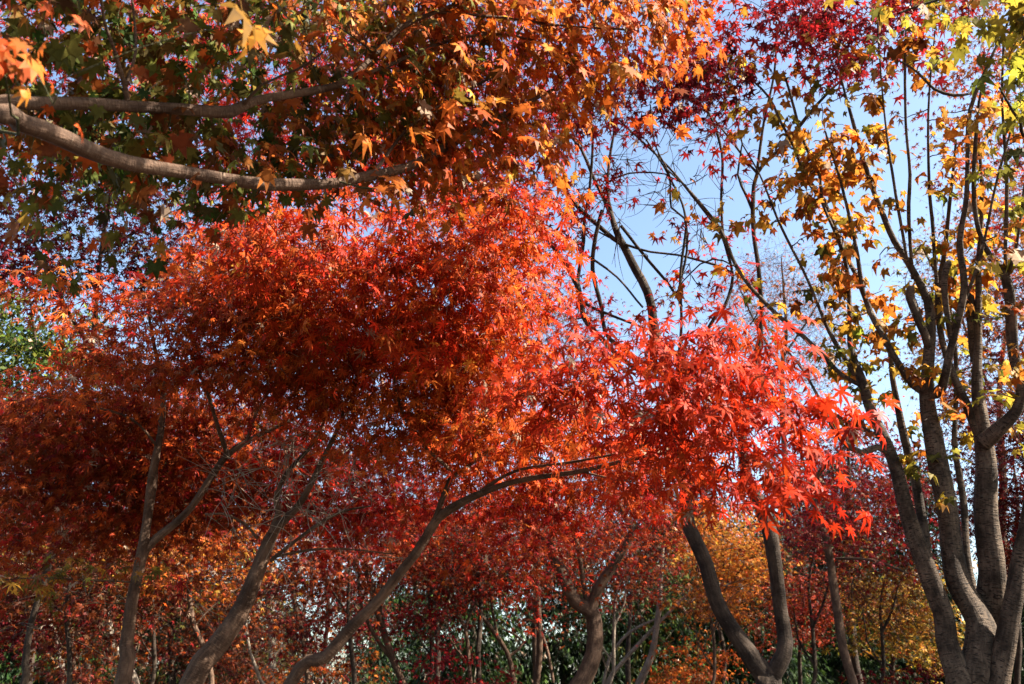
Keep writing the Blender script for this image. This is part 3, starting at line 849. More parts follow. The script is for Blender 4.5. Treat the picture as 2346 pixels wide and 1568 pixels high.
E.append([(1975, 885, 7.0, 16), (1930, 860, 7.0, 14), (1885, 814, 7.05, 13), (1840, 770, 7.1, 14), (1780, 720, 7.1, 13), (1735, 670, 7.2, 12), (1689, 613, 7.2, 11), (1648, 523, 7.3, 9), (1583, 442, 7.4, 7), (1520, 380, 7.4, 5)])
E.append([(1960, 860, 7.0, 14), (1900, 760, 7.0, 11), (1840, 620, 7.1, 9), (1780, 500, 7.2, 8), (1740, 400, 7.3, 6), (1700, 330, 7.3, 4)])
E.append([(2305, 645, 7.0, 12), (2330, 560, 7.0, 9), (2345, 440, 7.0, 8), (2365, 300, 7.0, 5)])
E.append([(2080, 600, 7.0, 9), (2045, 400, 7.0, 8), (2022, 220, 7.1, 6), (2010, 40, 7.2, 4)])
E.append([(2150, 690, 7.2, 11), (2132, 450, 7.2, 9), (2127, 250, 7.2, 7), (2142, 70, 7.3, 4)])
E.append([(2302, 630, 7.0, 12), (2306, 400, 7.0, 9), (2296, 220, 7.0, 6), (2300, 60, 7.0, 4)])
E.append([(2188, 740, 6.9, 10), (2240, 610, 6.9, 9), (2280, 430, 6.9, 7), (2330, 250, 6.9, 5)])
E.append([(2128, 800, 7.0, 26), (2105, 745, 6.95, 26), (2092, 700, 6.95, 27), (2086, 675, 6.95, 29), (2084, 662, 6.95, 26), (2084, 658, 6.95, 4)])
E.append([(2182, 790, 6.9, 16), (2166, 700, 6.9, 15), (2163, 640, 6.9, 16), (2172, 605, 6.9, 17), (2176, 596, 6.9, 4)])
E.append([(2236, 830, 7.2, 24), (2226, 740, 7.2, 22), (2224, 690, 7.2, 25), (2224, 676, 7.2, 22), (2224, 672, 7.2, 4)])
E.append([(2221, 215, 7.0, 7), (2185, 218, 6.9, 8), (2140, 205, 6.9, 7), (2100, 165, 6.9, 6), (2060, 140, 6.9, 4)])
pE = [(ORANGE, 6), (AMBER, 5), (GOLD, 2), (OLIVE, 1.6), (RUST, 1.2), (LIME, .6)]
pE3 = [(GOLD, 3), (OLIVE, 4), (LIME, 2), (AMBER, 2)]
pE2 = [(GOLD, 4), (LEMON, 3), (LIME, 2.5), (AMBER, 2), (OLIVE, 2)]
tree('plane_tree', 'big grey tree at right with many upright stems and loose gold and orange leaves', E,
     [Along([0, 1, 2, 3, 4, 5, 6, 7, 8, 9, 10], 140, pE, leaf=0.125, t=(0.55, 1.0), off=.17, per=6, L=.13),
      Along([2, 3, 1, 13, 14, 15, 16, 5], 80, pE, leaf=0.125, t=(0.3, 1.0), off=.2, per=6, L=.13),
      Region([(1740, 300), (1900, 560), (2000, 820), (1900, 830), (1800, 620), (1700, 420)], 7.3, .25, pE, leaf=0.12, shape='broad', thick=.6, per=6, L=.16),
      Region([(1840, 620), (2000, 700), (2060, 860), (1990, 940), (1900, 800), (1830, 700)], 7.0, .6, [(LIME, 3), (OLIVE, 3), (GOLD, 3), (AMBER, 1)], leaf=0.12, shape='broad', thick=.5, per=6, L=.16),
      Region([(2080, 560), (2400, 480), (2400, 900), (2240, 960), (2080, 860)], 7.3, .40, pE2, leaf=0.12, shape='broad', thick=.7, per=6, L=.16),
      Region([(1960, 780), (2100, 800), (2200, 1050), (2180, 1280), (2110, 1250), (2040, 980)], 6.7, .22, pE2, leaf=0.12, shape='broad', thick=.4, per=5, L=.14),
      Region([(2180, 960), (2346, 960), (2340, 1250), (2240, 1240)], 7.6, .2, [(GOLD, 3), (LEMON, 2), (ORANGE, 1)], leaf=0.12, shape='broad', thick=.4, per=5, L=.14)],
     71, bark='grey', twig_bark='dark', leaf_mat=LEAF_THIN, sides=14, twig_r=2.1, rough=0.075, ws=0.76)

tree('maple_tree', 'maple at bottom centre with a stout sunlit trunk forking into two curved limbs',
     [[('g', -0.1, 0.1), (1330, 1600, 11, 52), (1340, 1560, 11, 47), (1354, 1503, 11, 43), (1358, 1433, 11, 42), (1352, 1393, 11, 38), (1320, 1375, 11, 30), (1287, 1322, 11, 26), (1267, 1272, 11, 23), (1262, 1181, 10.9, 19), (1247, 1121, 10.8, 14), (1220, 1050, 10.7, 8)],
      [(1354, 1398, 11, 30), (1372, 1347, 11, 26), (1398, 1307, 11, 24), (1428, 1257, 11, 22), (1448, 1222, 11, 20), (1430, 1185, 11, 14), (1410, 1140, 10.9, 10), (1400, 1080, 10.8, 6)],
      [(1345, 1380, 11, 15), (1332, 1307, 11, 13), (1317, 1232, 11, 12), (1282, 1191, 11, 9), (1240, 1160, 11, 6)],
      [(1448, 1222, 11, 10), (1480, 1180, 11, 8), (1540, 1140, 11, 5)],
      [(1267, 1250, 11, 9), (1200, 1210, 10.9, 7), (1120, 1180, 10.8, 5)]],
     [Region([(1000, 1130), (1300, 1110), (1560, 1130), (1560, 1260), (1480, 1290), (1330, 1250), (1280, 1330), (1160, 1340), (1040, 1310)], 10.8, 1.3,
             [(RED, 2), (RUST, 4), (VERMIL, 2), (CRIM, 3)], leaf=0.085, thick=.9, per=22, L=.4, clump=.2),
      Region([(1180, 1330), (1300, 1330), (1290, 1390), (1200, 1400)], 10.6, .5, [(RED, 3), (RUST, 3), (VERMIL, 2)], leaf=0.085, thick=.4, per=16, L=.3)],
     bare=[Region([(1040, 1250), (1500, 1240), (1560, 1480), (1200, 1500)], 11.5, .12, [(RED, 1)], leaf=.1, thick=1, per=12, L=.6)], seed=81, bark='brown', group='maples of the middle distance', twig_bark='dark', twig_r=1.6)

tree('maple_tree', 'maple with one slender curved trunk under dark crimson leaves at lower right',
     [[('g', 0.2, 0.1), (1965, 1600, 12, 28), (1955, 1560, 12, 27), (1931, 1483, 12, 25), (1915, 1382, 12, 23), (1901, 1282, 12, 21), (1885, 1207, 12, 18), (1866, 1156, 12, 15), (1860, 1115, 12, 12), (1885, 1075, 11.9, 9), (1920, 1040, 11.8, 6), (1960, 990, 11.8, 4)],
      [(1862, 1130, 12, 9), (1840, 1060, 12, 7), (1820, 1000, 12, 5), (1790, 940, 12, 4)],
      [(1915, 1280, 12, 7), (2000, 1285, 11.8, 7), (2070, 1310, 11.6, 5), (2110, 1325, 11.5, 3)]],
     [Region([(1760, 960), (1960, 980), (2100, 1060), (2140, 1200), (2060, 1300), (1960, 1290), (1840, 1270), (1780, 1150)], 12.5, 1.1, [(WINE, 4), (CRIM, 4), (RUST, 2)], leaf=0.09, thick=1.0, per=24, L=.45, clump=.2)],
     91, bark='brown', group='maples of the middle distance', twig_bark='dark', twig_r=1.6)

tree('maple_tree', 'maple with a dark red crown filling the upper left behind the olive leaves',
     [[('g', -0.3, 0.1), (50, 1600, 9.5, 17), (60, 1520, 9.5, 16), (72, 1430, 9.5, 15), (100, 1340, 9.4, 15), (140, 1200, 9.3, 15), (180, 1000, 9.2, 14), (210, 800, 9.2, 13), (230, 600, 9.2, 11), (260, 400, 9.3, 9), (300, 200, 9.4, 6)],
      [(210, 800, 9.2, 10), (120, 650, 9.2, 8), (60, 500, 9.2, 6), (20, 350, 9.2, 4)],
      [(235, 580, 9.2, 9), (380, 480, 9.3, 7), (500, 350, 9.4, 6), (620, 200, 9.5, 4)],
      [(215, 760, 9.2, 8), (330, 650, 9.3, 6), (450, 580, 9.3, 4)],
      [(260, 400, 9.3, 8), (150, 250, 9.3, 6), (60, 120, 9.3, 4)]],
     [Region([(-60, 380), (280, 380), (560, 500), (560, 640), (420, 700), (220, 690), (120, 660), (-60, 660)], 9.0, 1.5, [(PLUM, 5), (WINE, 3), (OLIVE, 1)], leaf=0.085, thick=.9, per=24, L=.4, clump=.25),
      Region([(-60, -60), (1000, -60), (900, 150), (760, 320), (600, 460), (280, 400), (-60, 400)], 9.3, .6, [(CRIM, 4), (RED, 4), (WINE, 3)], leaf=0.085, thick=.9, per=24, L=.4, clump=.25),
      Region([(880, 130), (1300, 160), (1280, 430), (900, 480), (700, 460)], 9.2, 1.0, [(CRIM, 4), (WINE, 3), (RED, 2)], leaf=0.085, thick=.9, per=24, L=.4, clump=.1)],
     101, bark='dark', group='maples of the middle distance', twig_r=1.4)

tree('maple_tree', 'thin stemmed maple with orange leaves between the two leaning trunks at lower left',
     [[('g', 0.1, 0.1), (486, 1600, 10, 15), (473, 1498, 10, 14), (443, 1433, 10, 14), (433, 1357, 10, 14), (435, 1282, 10, 13), (443, 1191, 10, 9), (470, 1130, 10, 6)],
      [(434, 1300, 10, 8), (410, 1240, 10, 6), (380, 1190, 10, 4)],
      [(445, 1435, 10, 7), (500, 1380, 10, 5), (560, 1340, 10, 4)]],
     [Region([(330, 1180), (560, 1170), (660, 1220), (640, 1330), (500, 1360), (340, 1330)], 10.2, 1.2, dim([(ORANGE, 4), (AMBER, 2), (VERMIL, 3), (RUST, 4)], .8), leaf=0.085, thick=.7, per=20, L=.35, clump=.15),
      Region([(-60, 1230), (340, 1240), (340, 1350), (-60, 1360)], 11, .9, [(GOLD, 1), (AMBER, 1), (RUST, 4), (OLIVE, 3)], leaf=0.085, thick=.7, per=20, L=.35, clump=.15)],
     111, bark='brown', group='maples of the middle distance', twig_bark='dark', twig_r=1.5)

tree('maple_tree', 'maple at lower left with a pale sunlit trunk leaning left behind the forked one',
     [[('g', 0.5, 0.2), (320, 1600, 13, 20), (300, 1543, 13, 20), (264, 1493, 13, 19), (248, 1440, 13, 18), (241, 1383, 13, 17), (229, 1322, 13, 15), (215, 1240, 13, 12), (200, 1100, 13, 9), (210, 950, 13, 5)],
      [(232, 1335, 13, 8), (150, 1230, 13, 6), (60, 1120, 13, 4)],
      [(205, 1130, 13, 7), (350, 1000, 13, 5), (520, 930, 13, 4)]],
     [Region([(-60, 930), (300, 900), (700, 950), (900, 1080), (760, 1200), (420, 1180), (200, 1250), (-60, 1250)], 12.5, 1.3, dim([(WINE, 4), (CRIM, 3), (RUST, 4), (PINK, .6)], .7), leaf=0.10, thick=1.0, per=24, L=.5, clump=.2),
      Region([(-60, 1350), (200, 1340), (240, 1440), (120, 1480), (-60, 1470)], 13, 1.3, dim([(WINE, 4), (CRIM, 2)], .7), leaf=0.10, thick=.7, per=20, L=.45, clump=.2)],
     121, bark='pale', group='maples of the middle distance', twig_bark='dark', twig_r=1.8)

tree('maple_tree', 'wavy twin stemmed maple with pale trunks and crimson tiers just left of bottom centre',
     [[('g', 0.2, 0.1), (940, 1610, 12, 20), (925, 1568, 12, 19), (900, 1508, 12, 18), (878, 1438, 12, 17), (854, 1357, 12, 15), (839, 1297, 12, 12), (845, 1230, 12, 9), (820, 1160, 12, 6)],
      [(878, 1440, 12, 13), (872, 1400, 12, 12), (885, 1307, 12, 10), (890, 1257, 12, 8), (910, 1180, 12, 5)],
      [(905, 1520, 12, 10), (850, 1440, 12, 9), (824, 1357, 12, 8), (820, 1240, 12, 5)]],
     [Region([(780, 1150), (1000, 1150), (1060, 1260), (980, 1320), (820, 1290)], 12, 1.0, [(RED, 3), (RUST, 3), (CRIM, 3)], leaf=0.09, thick=.7, per=22, L=.4, clump=.2),
      Region([(880, 1375), (980, 1365), (1060, 1430), (1000, 1460), (890, 1450)], 11.8, 1.3, [(CRIM, 5), (WINE, 3)], leaf=0.09, thick=.4, per=20, L=.35, flat=.1),
      Region([(930, 1540), (1050, 1520), (1140, 1560), (1120, 1610), (930, 1610)], 11.5, 1.3, [(CRIM, 4), (WINE, 4)], leaf=0.09, thick=.4, per=20, L=.35, flat=.1)],
     131, bark='brown', group='maples of the middle distance', twig_bark='dark', twig_r=1.6)

tree('maple_tree', 'glowing orange and amber maple behind the two stemmed maple at lower right',
     [[('g', 0.1, 0.2), (1655, 1600, 15, 13), (1660, 1500, 15, 12), (1645, 1420, 15, 11), (1655, 1340, 15, 9), (1660, 1260, 15, 7), (1650, 1190, 15, 4)],
      [(1648, 1430, 15, 7), (1610, 1340, 15, 5), (1590, 1260, 15, 4)],
      [(1652, 1360, 15, 6), (1700, 1300, 15, 5), (1730, 1240, 15, 4)],
      [(1655, 1500, 15, 6), (1690, 1460, 15, 5), (1715, 1430, 15, 4)]],
     [Region([(1570, 1180), (1660, 1165), (1740, 1220), (1760, 1310), (1730, 1400), (1660, 1420), (1600, 1400), (1570, 1300)], 15, 2.6, [(ORANGE, 6), (AMBER, 4), (VERMIL, 1)], leaf=0.10, thick=1.0, per=24, L=.45, flat=.08, clump=.4),
      Region([(1500, 1500), (1600, 1490), (1700, 1520), (1690, 1600), (1500, 1600)], 14.5, 1.5, [(VERMIL, 4), (ORANGE, 3), (RUST, 2)], leaf=0.10, thick=.6, per=20, L=.4, flat=.12)],
     141, bark='dark', group='background trees', twig_r=1.8)

tree('maple_tree', 'pinkish red maple between the two stemmed maple and the slender curved trunk',
     [[('g', 0.0, 0.1), (1838, 1600, 17, 12), (1832, 1500, 17, 11), (1840, 1400, 17, 9), (1830, 1300, 17, 6), (1845, 1240, 17, 3)],
      [(1835, 1440, 17, 6), (1790, 1370, 17, 5), (1760, 1310, 17, 3)], [(1838, 1410, 17, 5), (1880, 1340, 17, 4), (1910, 1290, 17, 3)]],
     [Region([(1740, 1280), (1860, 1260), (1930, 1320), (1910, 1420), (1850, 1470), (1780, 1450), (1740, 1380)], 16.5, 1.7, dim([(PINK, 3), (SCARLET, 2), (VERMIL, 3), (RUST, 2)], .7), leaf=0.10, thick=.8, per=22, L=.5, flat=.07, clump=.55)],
     151, bark='dark', group='background trees', twig_r=1.8)

tree('maple_tree', 'golden yellow maple low at the right beside the big grey stems',
     [[('g', 0.1, 0.1), (2050, 1610, 16, 13), (2045, 1520, 16, 12), (2055, 1440, 16, 10), (2045, 1370, 16, 7), (2055, 1310, 16, 4)],
      [(2050, 1460, 16, 6), (2000, 1400, 16, 5), (1965, 1350, 16, 3)], [(2052, 1430, 16, 6), (2100, 1390, 16, 5), (2140, 1350, 16, 3)], [(2046, 1530, 16, 6), (1990, 1500, 16, 4), (1960, 1480, 16, 3)]],
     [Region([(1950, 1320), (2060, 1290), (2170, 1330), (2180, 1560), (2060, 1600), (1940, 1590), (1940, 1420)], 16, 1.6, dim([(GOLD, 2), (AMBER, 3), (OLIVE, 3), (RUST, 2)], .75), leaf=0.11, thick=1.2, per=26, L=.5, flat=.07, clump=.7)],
     161, bark='dark', group='background trees', twig_r=1.8)

# ------------------------------------------------------------------ slim trunks further back, each with its own thin crown


def slim(label, limbs, poly, d, pal, seed, cov=1.4, bark='brown', leaf=.1, clump=.25, thick=1.0, more=(), bare=.12):
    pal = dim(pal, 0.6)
    tree('maple_tree', label, limbs, [Region(poly, d, cov, pal, leaf=leaf, thick=thick, per=22, L=.45, clump=clump, flat=.1), *more], seed, bark=bark, group='background trees', twig_bark='dark', twig_r=1.8,
         bare=[Region(poly, d - .4, bare, pal, leaf=.1, thick=thick, per=12, L=.6)] if bare else ())


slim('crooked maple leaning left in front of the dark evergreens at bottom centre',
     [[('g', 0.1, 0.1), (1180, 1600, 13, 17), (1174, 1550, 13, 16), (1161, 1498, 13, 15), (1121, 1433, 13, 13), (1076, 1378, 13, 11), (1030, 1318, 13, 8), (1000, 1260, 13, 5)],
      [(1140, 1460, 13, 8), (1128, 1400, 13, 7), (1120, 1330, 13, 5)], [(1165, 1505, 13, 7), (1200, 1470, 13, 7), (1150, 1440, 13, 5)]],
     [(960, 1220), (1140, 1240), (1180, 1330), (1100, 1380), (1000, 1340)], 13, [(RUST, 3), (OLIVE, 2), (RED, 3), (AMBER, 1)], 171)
slim('straight brown trunk standing just left of the stout forking one at bottom centre',
     [[('g', 0, 0.1), (1230, 1600, 14, 18), (1234, 1520, 14, 17), (1238, 1440, 14, 16), (1232, 1357, 14, 14), (1232, 1302, 14, 11), (1236, 1230, 14, 7)],
      [(1268, 1565, 14, 10), (1254, 1493, 14, 9), (1232, 1428, 14, 8), (1210, 1370, 14, 5)]],
     [(1160, 1230), (1300, 1240), (1310, 1330), (1190, 1340)], 14, [(RUST, 3), (RED, 3), (VERMIL, 2)], 181)
slim('maple with two slanting grey stems right of the stout forking trunk',
     [[('g', -0.2, 0.1), (1462, 1600, 15, 22), (1470, 1550, 15, 21), (1493, 1498, 15, 19), (1508, 1408, 15, 16), (1513, 1332, 15, 12), (1520, 1250, 15, 7)],
      [(1390, 1575, 15, 13), (1400, 1550, 15, 12), (1448, 1493, 15, 11), (1498, 1438, 15, 9), (1554, 1383, 15, 7), (1600, 1340, 15, 4)],
      [(1380, 1580, 15, 10), (1395, 1510, 15, 9), (1440, 1450, 15, 8), (1500, 1420, 15, 6)]],
     [(1440, 1200), (1560, 1200), (1580, 1300), (1500, 1340), (1440, 1300)], 15, [(RUST, 3), (RED, 3), (ORANGE, 2)], 191, bark='pale', cov=.6)
slim('wiry maple with a curved lit stem against the white sky patch near bottom left',
     [[('g', 0, 0.1), (704, 1600, 14, 14), (698, 1510, 14, 13), (684, 1423, 14, 13), (671, 1347, 14, 12), (669, 1232, 14, 9), (690, 1150, 14, 5)],
      [(697, 1500, 14, 7), (760, 1380, 14, 6), (785, 1300, 14, 4)], [(685, 1430, 14, 6), (720, 1330, 14, 5), (735, 1240, 14, 3)]],
     [(600, 1180), (820, 1180), (840, 1400), (800, 1500), (700, 1500), (620, 1400)], 14, [(CRIM, 3), (WINE, 3), (RUST, 3)], 201, cov=1.7, clump=.5, bare=.35)
slim('straight grey trunk behind the thick leaning maple, beside the sky gap',
     [[('g', 0, 0.1), (626, 1600, 19, 20), (624, 1480, 19, 19), (622, 1380, 19, 17), (626, 1280, 19, 13), (620, 1180, 19, 8)]],
     [(540, 1120), (700, 1130), (690, 1240), (560, 1260)], 19, [(WINE, 3), (RUST, 3)], 211, bark='pale', cov=.9)
slim('thin pale stem bending at the foot of the thick leaning maple',
     [[('g', 0, 0.1), (606, 1600, 13, 9), (597, 1560, 13, 9), (573, 1498, 13, 8), (563, 1433, 13, 7), (560, 1370, 13, 4)],
      [(590, 1545, 13, 5), (644, 1483, 13, 4), (639, 1440, 13, 3)]],
     [(520, 1340), (620, 1350), (600, 1430), (530, 1430)], 13, [(RUST, 3), (VERMIL, 3), (ORANGE, 2)], 221, bark='pale', cov=.5)
slim('short pale trunk leaning left at the bottom left corner among purple leaves',
     [[('g', 0.3, 0.1), (150, 1600, 15, 16), (136, 1490, 15, 15), (108, 1418, 15, 13), (70, 1360, 15, 9), (30, 1300, 15, 5)]],
     [(-60, 1260), (120, 1270), (140, 1360), (-60, 1380)], 15, [(WINE, 4), (CRIM, 2), (OLIVE, 1)], 231, bark='pale', cov=1.0)
slim('dark upright trunk close behind the slender curved trunk at lower right',
     [[('g', 0.05, 0.1), (1978, 1600, 18, 24), (1970, 1560, 18, 23), (1955, 1483, 18, 22), (1946, 1332, 18, 19), (1940, 1230, 18, 15), (1945, 1100, 18, 10), (1940, 1000, 18, 5)]],
     [(1820, 1000), (2080, 1020), (2100, 1180), (1960, 1240), (1830, 1180)], 18, [(WINE, 4), (CRIM, 3), (RUST, 2)], 241, bark='dark', cov=1.0)
slim('rust brown maple filling the gap behind the slim forked trunk and the thick leaning one',
     [[('g', 0, 0.1), (390, 1600, 20, 18), (386, 1480, 20, 17), (392, 1360, 20, 13), (385, 1280, 20, 8)], [(388, 1430, 20, 8), (330, 1370, 20, 5)], [(390, 1400, 20, 8), (460, 1340, 20, 5)]],
     [(250, 1300), (600, 1300), (620, 1420), (540, 1600), (300, 1600), (260, 1440)], 20, [(RUST, 4), (WINE, 3), (BROWN, 3), (VERMIL, 1)], 251, bark='dark', cov=1.0, leaf=.12)
slim('deep red maple behind the plane stems at the far right edge',
     [[('g', 0, 0.1), (2330, 1600, 17, 18), (2334, 1450, 17, 16), (2325, 1300, 17, 12), (2330, 1150, 17, 8), (2320, 1050, 17, 4)], [(2326, 1320, 17, 8), (2260, 1220, 17, 5)], [(2328, 1280, 17, 7), (2390, 1180, 17, 4)]],
     [(2180, 900), (2420, 860), (2700, 760), (2750, 1200), (2420, 1330), (2280, 1300), (2190, 1200)], 14, [(CRIM, 4), (WINE, 3), (RUST, 3)], 261, bark='dark', cov=1.6,
     more=[Region([(2420, 480), (2480, -100), (2800, -500), (3700, -500), (3800, 900), (3200, 1000), (3000, 500)], 14, .25, [(CRIM, 4), (WINE, 3), (RUST, 3)], leaf=.13, thick=1.5, per=24, L=.6, clump=.2)])  # crown beyond the right edge, added to shade the lower woodland
tree('maple_tree', 'added russet shade maple, mostly beyond the right edge, showing behind the outermost grey stem',
     [[('w', 8.4, 7.3, -0.08, .24), ('w', 8.35, 7.25, 2.0, .17), ('w', 8.1, 7.6, 5.0, .13), ('w', 8.2, 8.4, 8.0, .09), ('w', 8.0, 8.8, 11.0, .03)],
      [('w', 8.2, 7.1, 4.0, .09), ('w', 7.4, 7.4, 6.5, .06), ('w', 7.2, 7.6, 8.8, .03)], [('w', 8.15, 7.05, 4.6, .09), ('w', 9.2, 8.2, 7.0, .06), ('w', 9.4, 9.4, 9.4, .03)],
      [('w', 8.2, 7.1, 3.4, .06), ('w', 7.2, 8.0, 4.6, .04), ('w', 6.4, 8.6, 5.4, .02)]],
     [Blob((8.4, 9.0, 10.0), (2.4, 2.7, 3.4), 240, [(RUST, 4), (CRIM, 3), (ORANGE, 1), (BROWN, 2)]),  # crowns out of view, added to shade the lower background
      Blob((10.0, 11.0, 9.0), (2.6, 3.0, 3.5), 240, [(RUST, 4), (CRIM, 3), (ORANGE, 1), (BROWN, 2)]),
      Blob((6.3, 8.4, 5.0), (1.1, 1.2, 1.4), 60, dim([(RUST, 4), (CRIM, 3), (BROWN, 2)], .7))],
     265, bark='dark', group='maples of the middle distance', twig_r=1.6)
def stem(label, x, d, lean, fork, top, w, seed, pal, bark='dark'):
    y1 = (1568 + fork) / 2
    slim(label, [[('g', -lean / 200, .1), (x - lean * .4, 1610, d, w), (x - lean * .1 + 6, y1 + 40, d, w * .95), (x, fork, d, w * .85), (x + lean * .5 - 14, (fork + top) / 2, d, w * .6), (x + lean, top, d, w * .3)],
                 [(x, fork, d, w * .7), (x + 26, fork - 60, d, w * .55), (x + 44 - lean * .3, (fork + top) / 2 - 20, d, w * .4), (x + 74 - lean * .5, top + 20, d, w * .2)],
                 [(x - lean * .1 + 5, y1 + 20, d, w * .5), (x - 34, y1 - 40, d, w * .4), (x - 44, y1 - 110, d, w * .28), (x - 80, y1 - 170, d, w * .15)]],
         [(x - 90, top - 20), (x + 100, top - 30), (x + 110, fork - 40), (x - 80, fork - 30)], d, pal, seed, bark=bark, cov=.8, leaf=.09, clump=.5, bare=.3)


stem('thin dark stem crossing the orange leaves left of the thick leaning trunk', 352, 12, 30, 1420, 1250, 11, 501, [(RUST, 4), (ORANGE, 2), (CRIM, 2)])
stem('thin dark forked stem right of the wavy twin stems before the dark conifers', 985, 13, 26, 1400, 1230, 11, 502, [(RUST, 4), (CRIM, 3)])
stem('slim brown stem arching left between wavy twin stems and crooked leaning maple', 1066, 12, -50, 1440, 1260, 12, 503, [(RUST, 4), (RED, 3)], 'brown')
stem('slim pale stem leaning right just behind the stout forking trunk', 1405, 13, 44, 1440, 1270, 10, 504, [(RUST, 4), (RED, 2)], 'pale')
stem('short brown forked stem left of the two stemmed maple under orange leaves', 1632, 12, 14, 1455, 1330, 10, 505, [(ORANGE, 4), (RUST, 3)], 'brown')
stem('thin straight dark stem between the two stemmed maple and slender curved trunk', 1862, 14, 10, 1440, 1240, 12, 506, [(CRIM, 4), (RUST, 3)])
stem('thin dark stem right of the slender curved trunk before golden leaves', 2020, 14, 24, 1450, 1280, 11, 507, [(AMBER, 3), (RUST, 3)])
stem('thin brown stem at lower left between the pale leaning trunk and slim forked one', 160, 12, -24, 1420, 1240, 11, 508, [(RUST, 4), (WINE, 3)], 'brown')
slim('slim dark maple with two crossing stems in the white sky gap near bottom left',
     [[('g', 0, 0.1), (745, 1610, 17, 13), (742, 1500, 17, 12), (752, 1400, 17, 10), (744, 1290, 17, 8), (750, 1180, 17, 5)], [('g', .3, .1), (660, 1610, 17, 9), (690, 1480, 17, 8), (735, 1380, 17, 7), (780, 1280, 17, 5), (800, 1200, 17, 3)],
      [(752, 1400, 17, 6), (820, 1400, 17, 5), (880, 1380, 17, 3)], [(744, 1330, 17, 6), (690, 1290, 17, 4), (640, 1300, 17, 3)]],
     [(600, 1260), (860, 1260), (880, 1440), (820, 1560), (700, 1540), (600, 1500)], 17, [(WINE, 3), (RUST, 3), (OLIVE, 3)], 279, bark='dark', cov=.75, leaf=.11, clump=.5, bare=.4)
slim('ragged dark rust maple between the thick leaning trunk and the arched limb',
     [[('g', 0, 0.1), (812, 1600, 11, 13), (806, 1500, 11, 12), (796, 1400, 11, 10), (802, 1290, 11, 8), (790, 1180, 11, 4)], [(798, 1410, 11, 7), (740, 1320, 11, 5), (700, 1240, 11, 3)], [(801, 1300, 11, 6), (880, 1220, 11, 4)]],
     [(640, 1130), (1000, 1120), (1020, 1260), (900, 1330), (780, 1360), (700, 1400), (640, 1330)], 11, [(RUST, 5), (CRIM, 3), (VERMIL, 2)], 276, bark='dark', cov=1.5, leaf=.09, clump=.4)
slim('ragged dark brown and red maple low behind the fork of the slim trunk',
     [[('g', 0, 0.1), (150, 1610, 10.5, 13), (158, 1500, 10.5, 12), (150, 1400, 10.5, 10), (165, 1300, 10.5, 7), (160, 1220, 10.5, 4)], [(152, 1410, 10.5, 6), (60, 1340, 10.5, 4)], [(155, 1390, 10.5, 6), (250, 1310, 10.5, 4)]],
     [(-60, 1240), (300, 1220), (480, 1300), (420, 1420), (260, 1440), (60, 1420), (-60, 1400)], 10.5, [(RUST, 5), (CRIM, 2), (BROWN, 3), (OLIVE, 1)], 277, bark='dark', cov=1.3, leaf=.09, clump=.45)
slim('ragged dark scarlet maple hanging behind the arched limb and above the evergreens',
     [[('g', 0, 0.1), (1100, 1610, 12, 13), (1094, 1500, 12, 12), (1102, 1380, 12, 10), (1090, 1260, 12, 7), (1096, 1150, 12, 4)], [(1098, 1390, 12, 6), (1010, 1300, 12, 4)], [(1094, 1300, 12, 6), (1200, 1230, 12, 4)]],
     [(940, 1180), (1320, 1150), (1330, 1300), (1220, 1380), (1080, 1340), (960, 1330)], 12, [(RUST, 4), (RED, 3), (CRIM, 3)], 278, bark='dark', cov=1.3, leaf=.09, clump=.45)
slim('broad wine red maple behind the wavy twin stems and the arched limb',
     [[('g', 0, 0.1), (1000, 1600, 18, 16), (1004, 1480, 18, 14), (998, 1350, 18, 10), (1005, 1200, 18, 5)], [(1000, 1370, 18, 8), (920, 1260, 18, 5)], [(1000, 1340, 18, 8), (1100, 1230, 18, 5)]],
     [(820, 1080), (1240, 1080), (1260, 1260), (1100, 1340), (880, 1300)], 18, [(WINE, 4), (CRIM, 3), (RUST, 3)], 272, bark='dark', cov=1.8, leaf=.12)
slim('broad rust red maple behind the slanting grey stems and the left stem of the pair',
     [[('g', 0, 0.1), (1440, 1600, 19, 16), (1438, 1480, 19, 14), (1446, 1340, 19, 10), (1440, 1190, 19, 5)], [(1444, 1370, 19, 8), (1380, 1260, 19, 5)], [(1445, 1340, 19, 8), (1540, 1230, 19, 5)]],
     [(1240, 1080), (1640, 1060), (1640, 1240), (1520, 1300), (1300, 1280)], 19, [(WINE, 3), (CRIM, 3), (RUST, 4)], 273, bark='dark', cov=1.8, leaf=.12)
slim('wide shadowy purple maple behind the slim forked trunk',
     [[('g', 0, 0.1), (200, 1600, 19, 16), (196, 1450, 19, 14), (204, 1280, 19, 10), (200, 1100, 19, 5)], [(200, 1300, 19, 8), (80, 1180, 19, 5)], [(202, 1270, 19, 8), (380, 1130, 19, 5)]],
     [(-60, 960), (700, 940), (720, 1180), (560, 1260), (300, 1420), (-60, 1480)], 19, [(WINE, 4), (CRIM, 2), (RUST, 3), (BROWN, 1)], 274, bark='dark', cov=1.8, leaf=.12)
slim('dim rust brown maple behind the thick leaning trunk and the pale bending stem',
     [[('g', 0, 0.1), (540, 1600, 22, 15), (536, 1480, 22, 12), (545, 1380, 22, 9), (540, 1280, 22, 4)], [(540, 1440, 22, 7), (600, 1360, 22, 4)]],
     [(430, 1260), (640, 1240), (650, 1420), (630, 1600), (440, 1600)], 22, [(WINE, 2), (RUST, 4), (BROWN, 3)], 275, bark='dark', cov=1.6, leaf=.13)
slim('low orange maple in front of the sky patch at bottom left of centre',
     [[('g', 0, 0.1), (800, 1640, 15, 8), (790, 1590, 15, 7), (760, 1550, 15, 4)]],
     [(620, 1530), (720, 1510), (860, 1530), (880, 1600), (620, 1600)], 15, [(VERMIL, 3), (ORANGE, 3), (RUST, 2)], 271, bark='dark', cov=1.0)
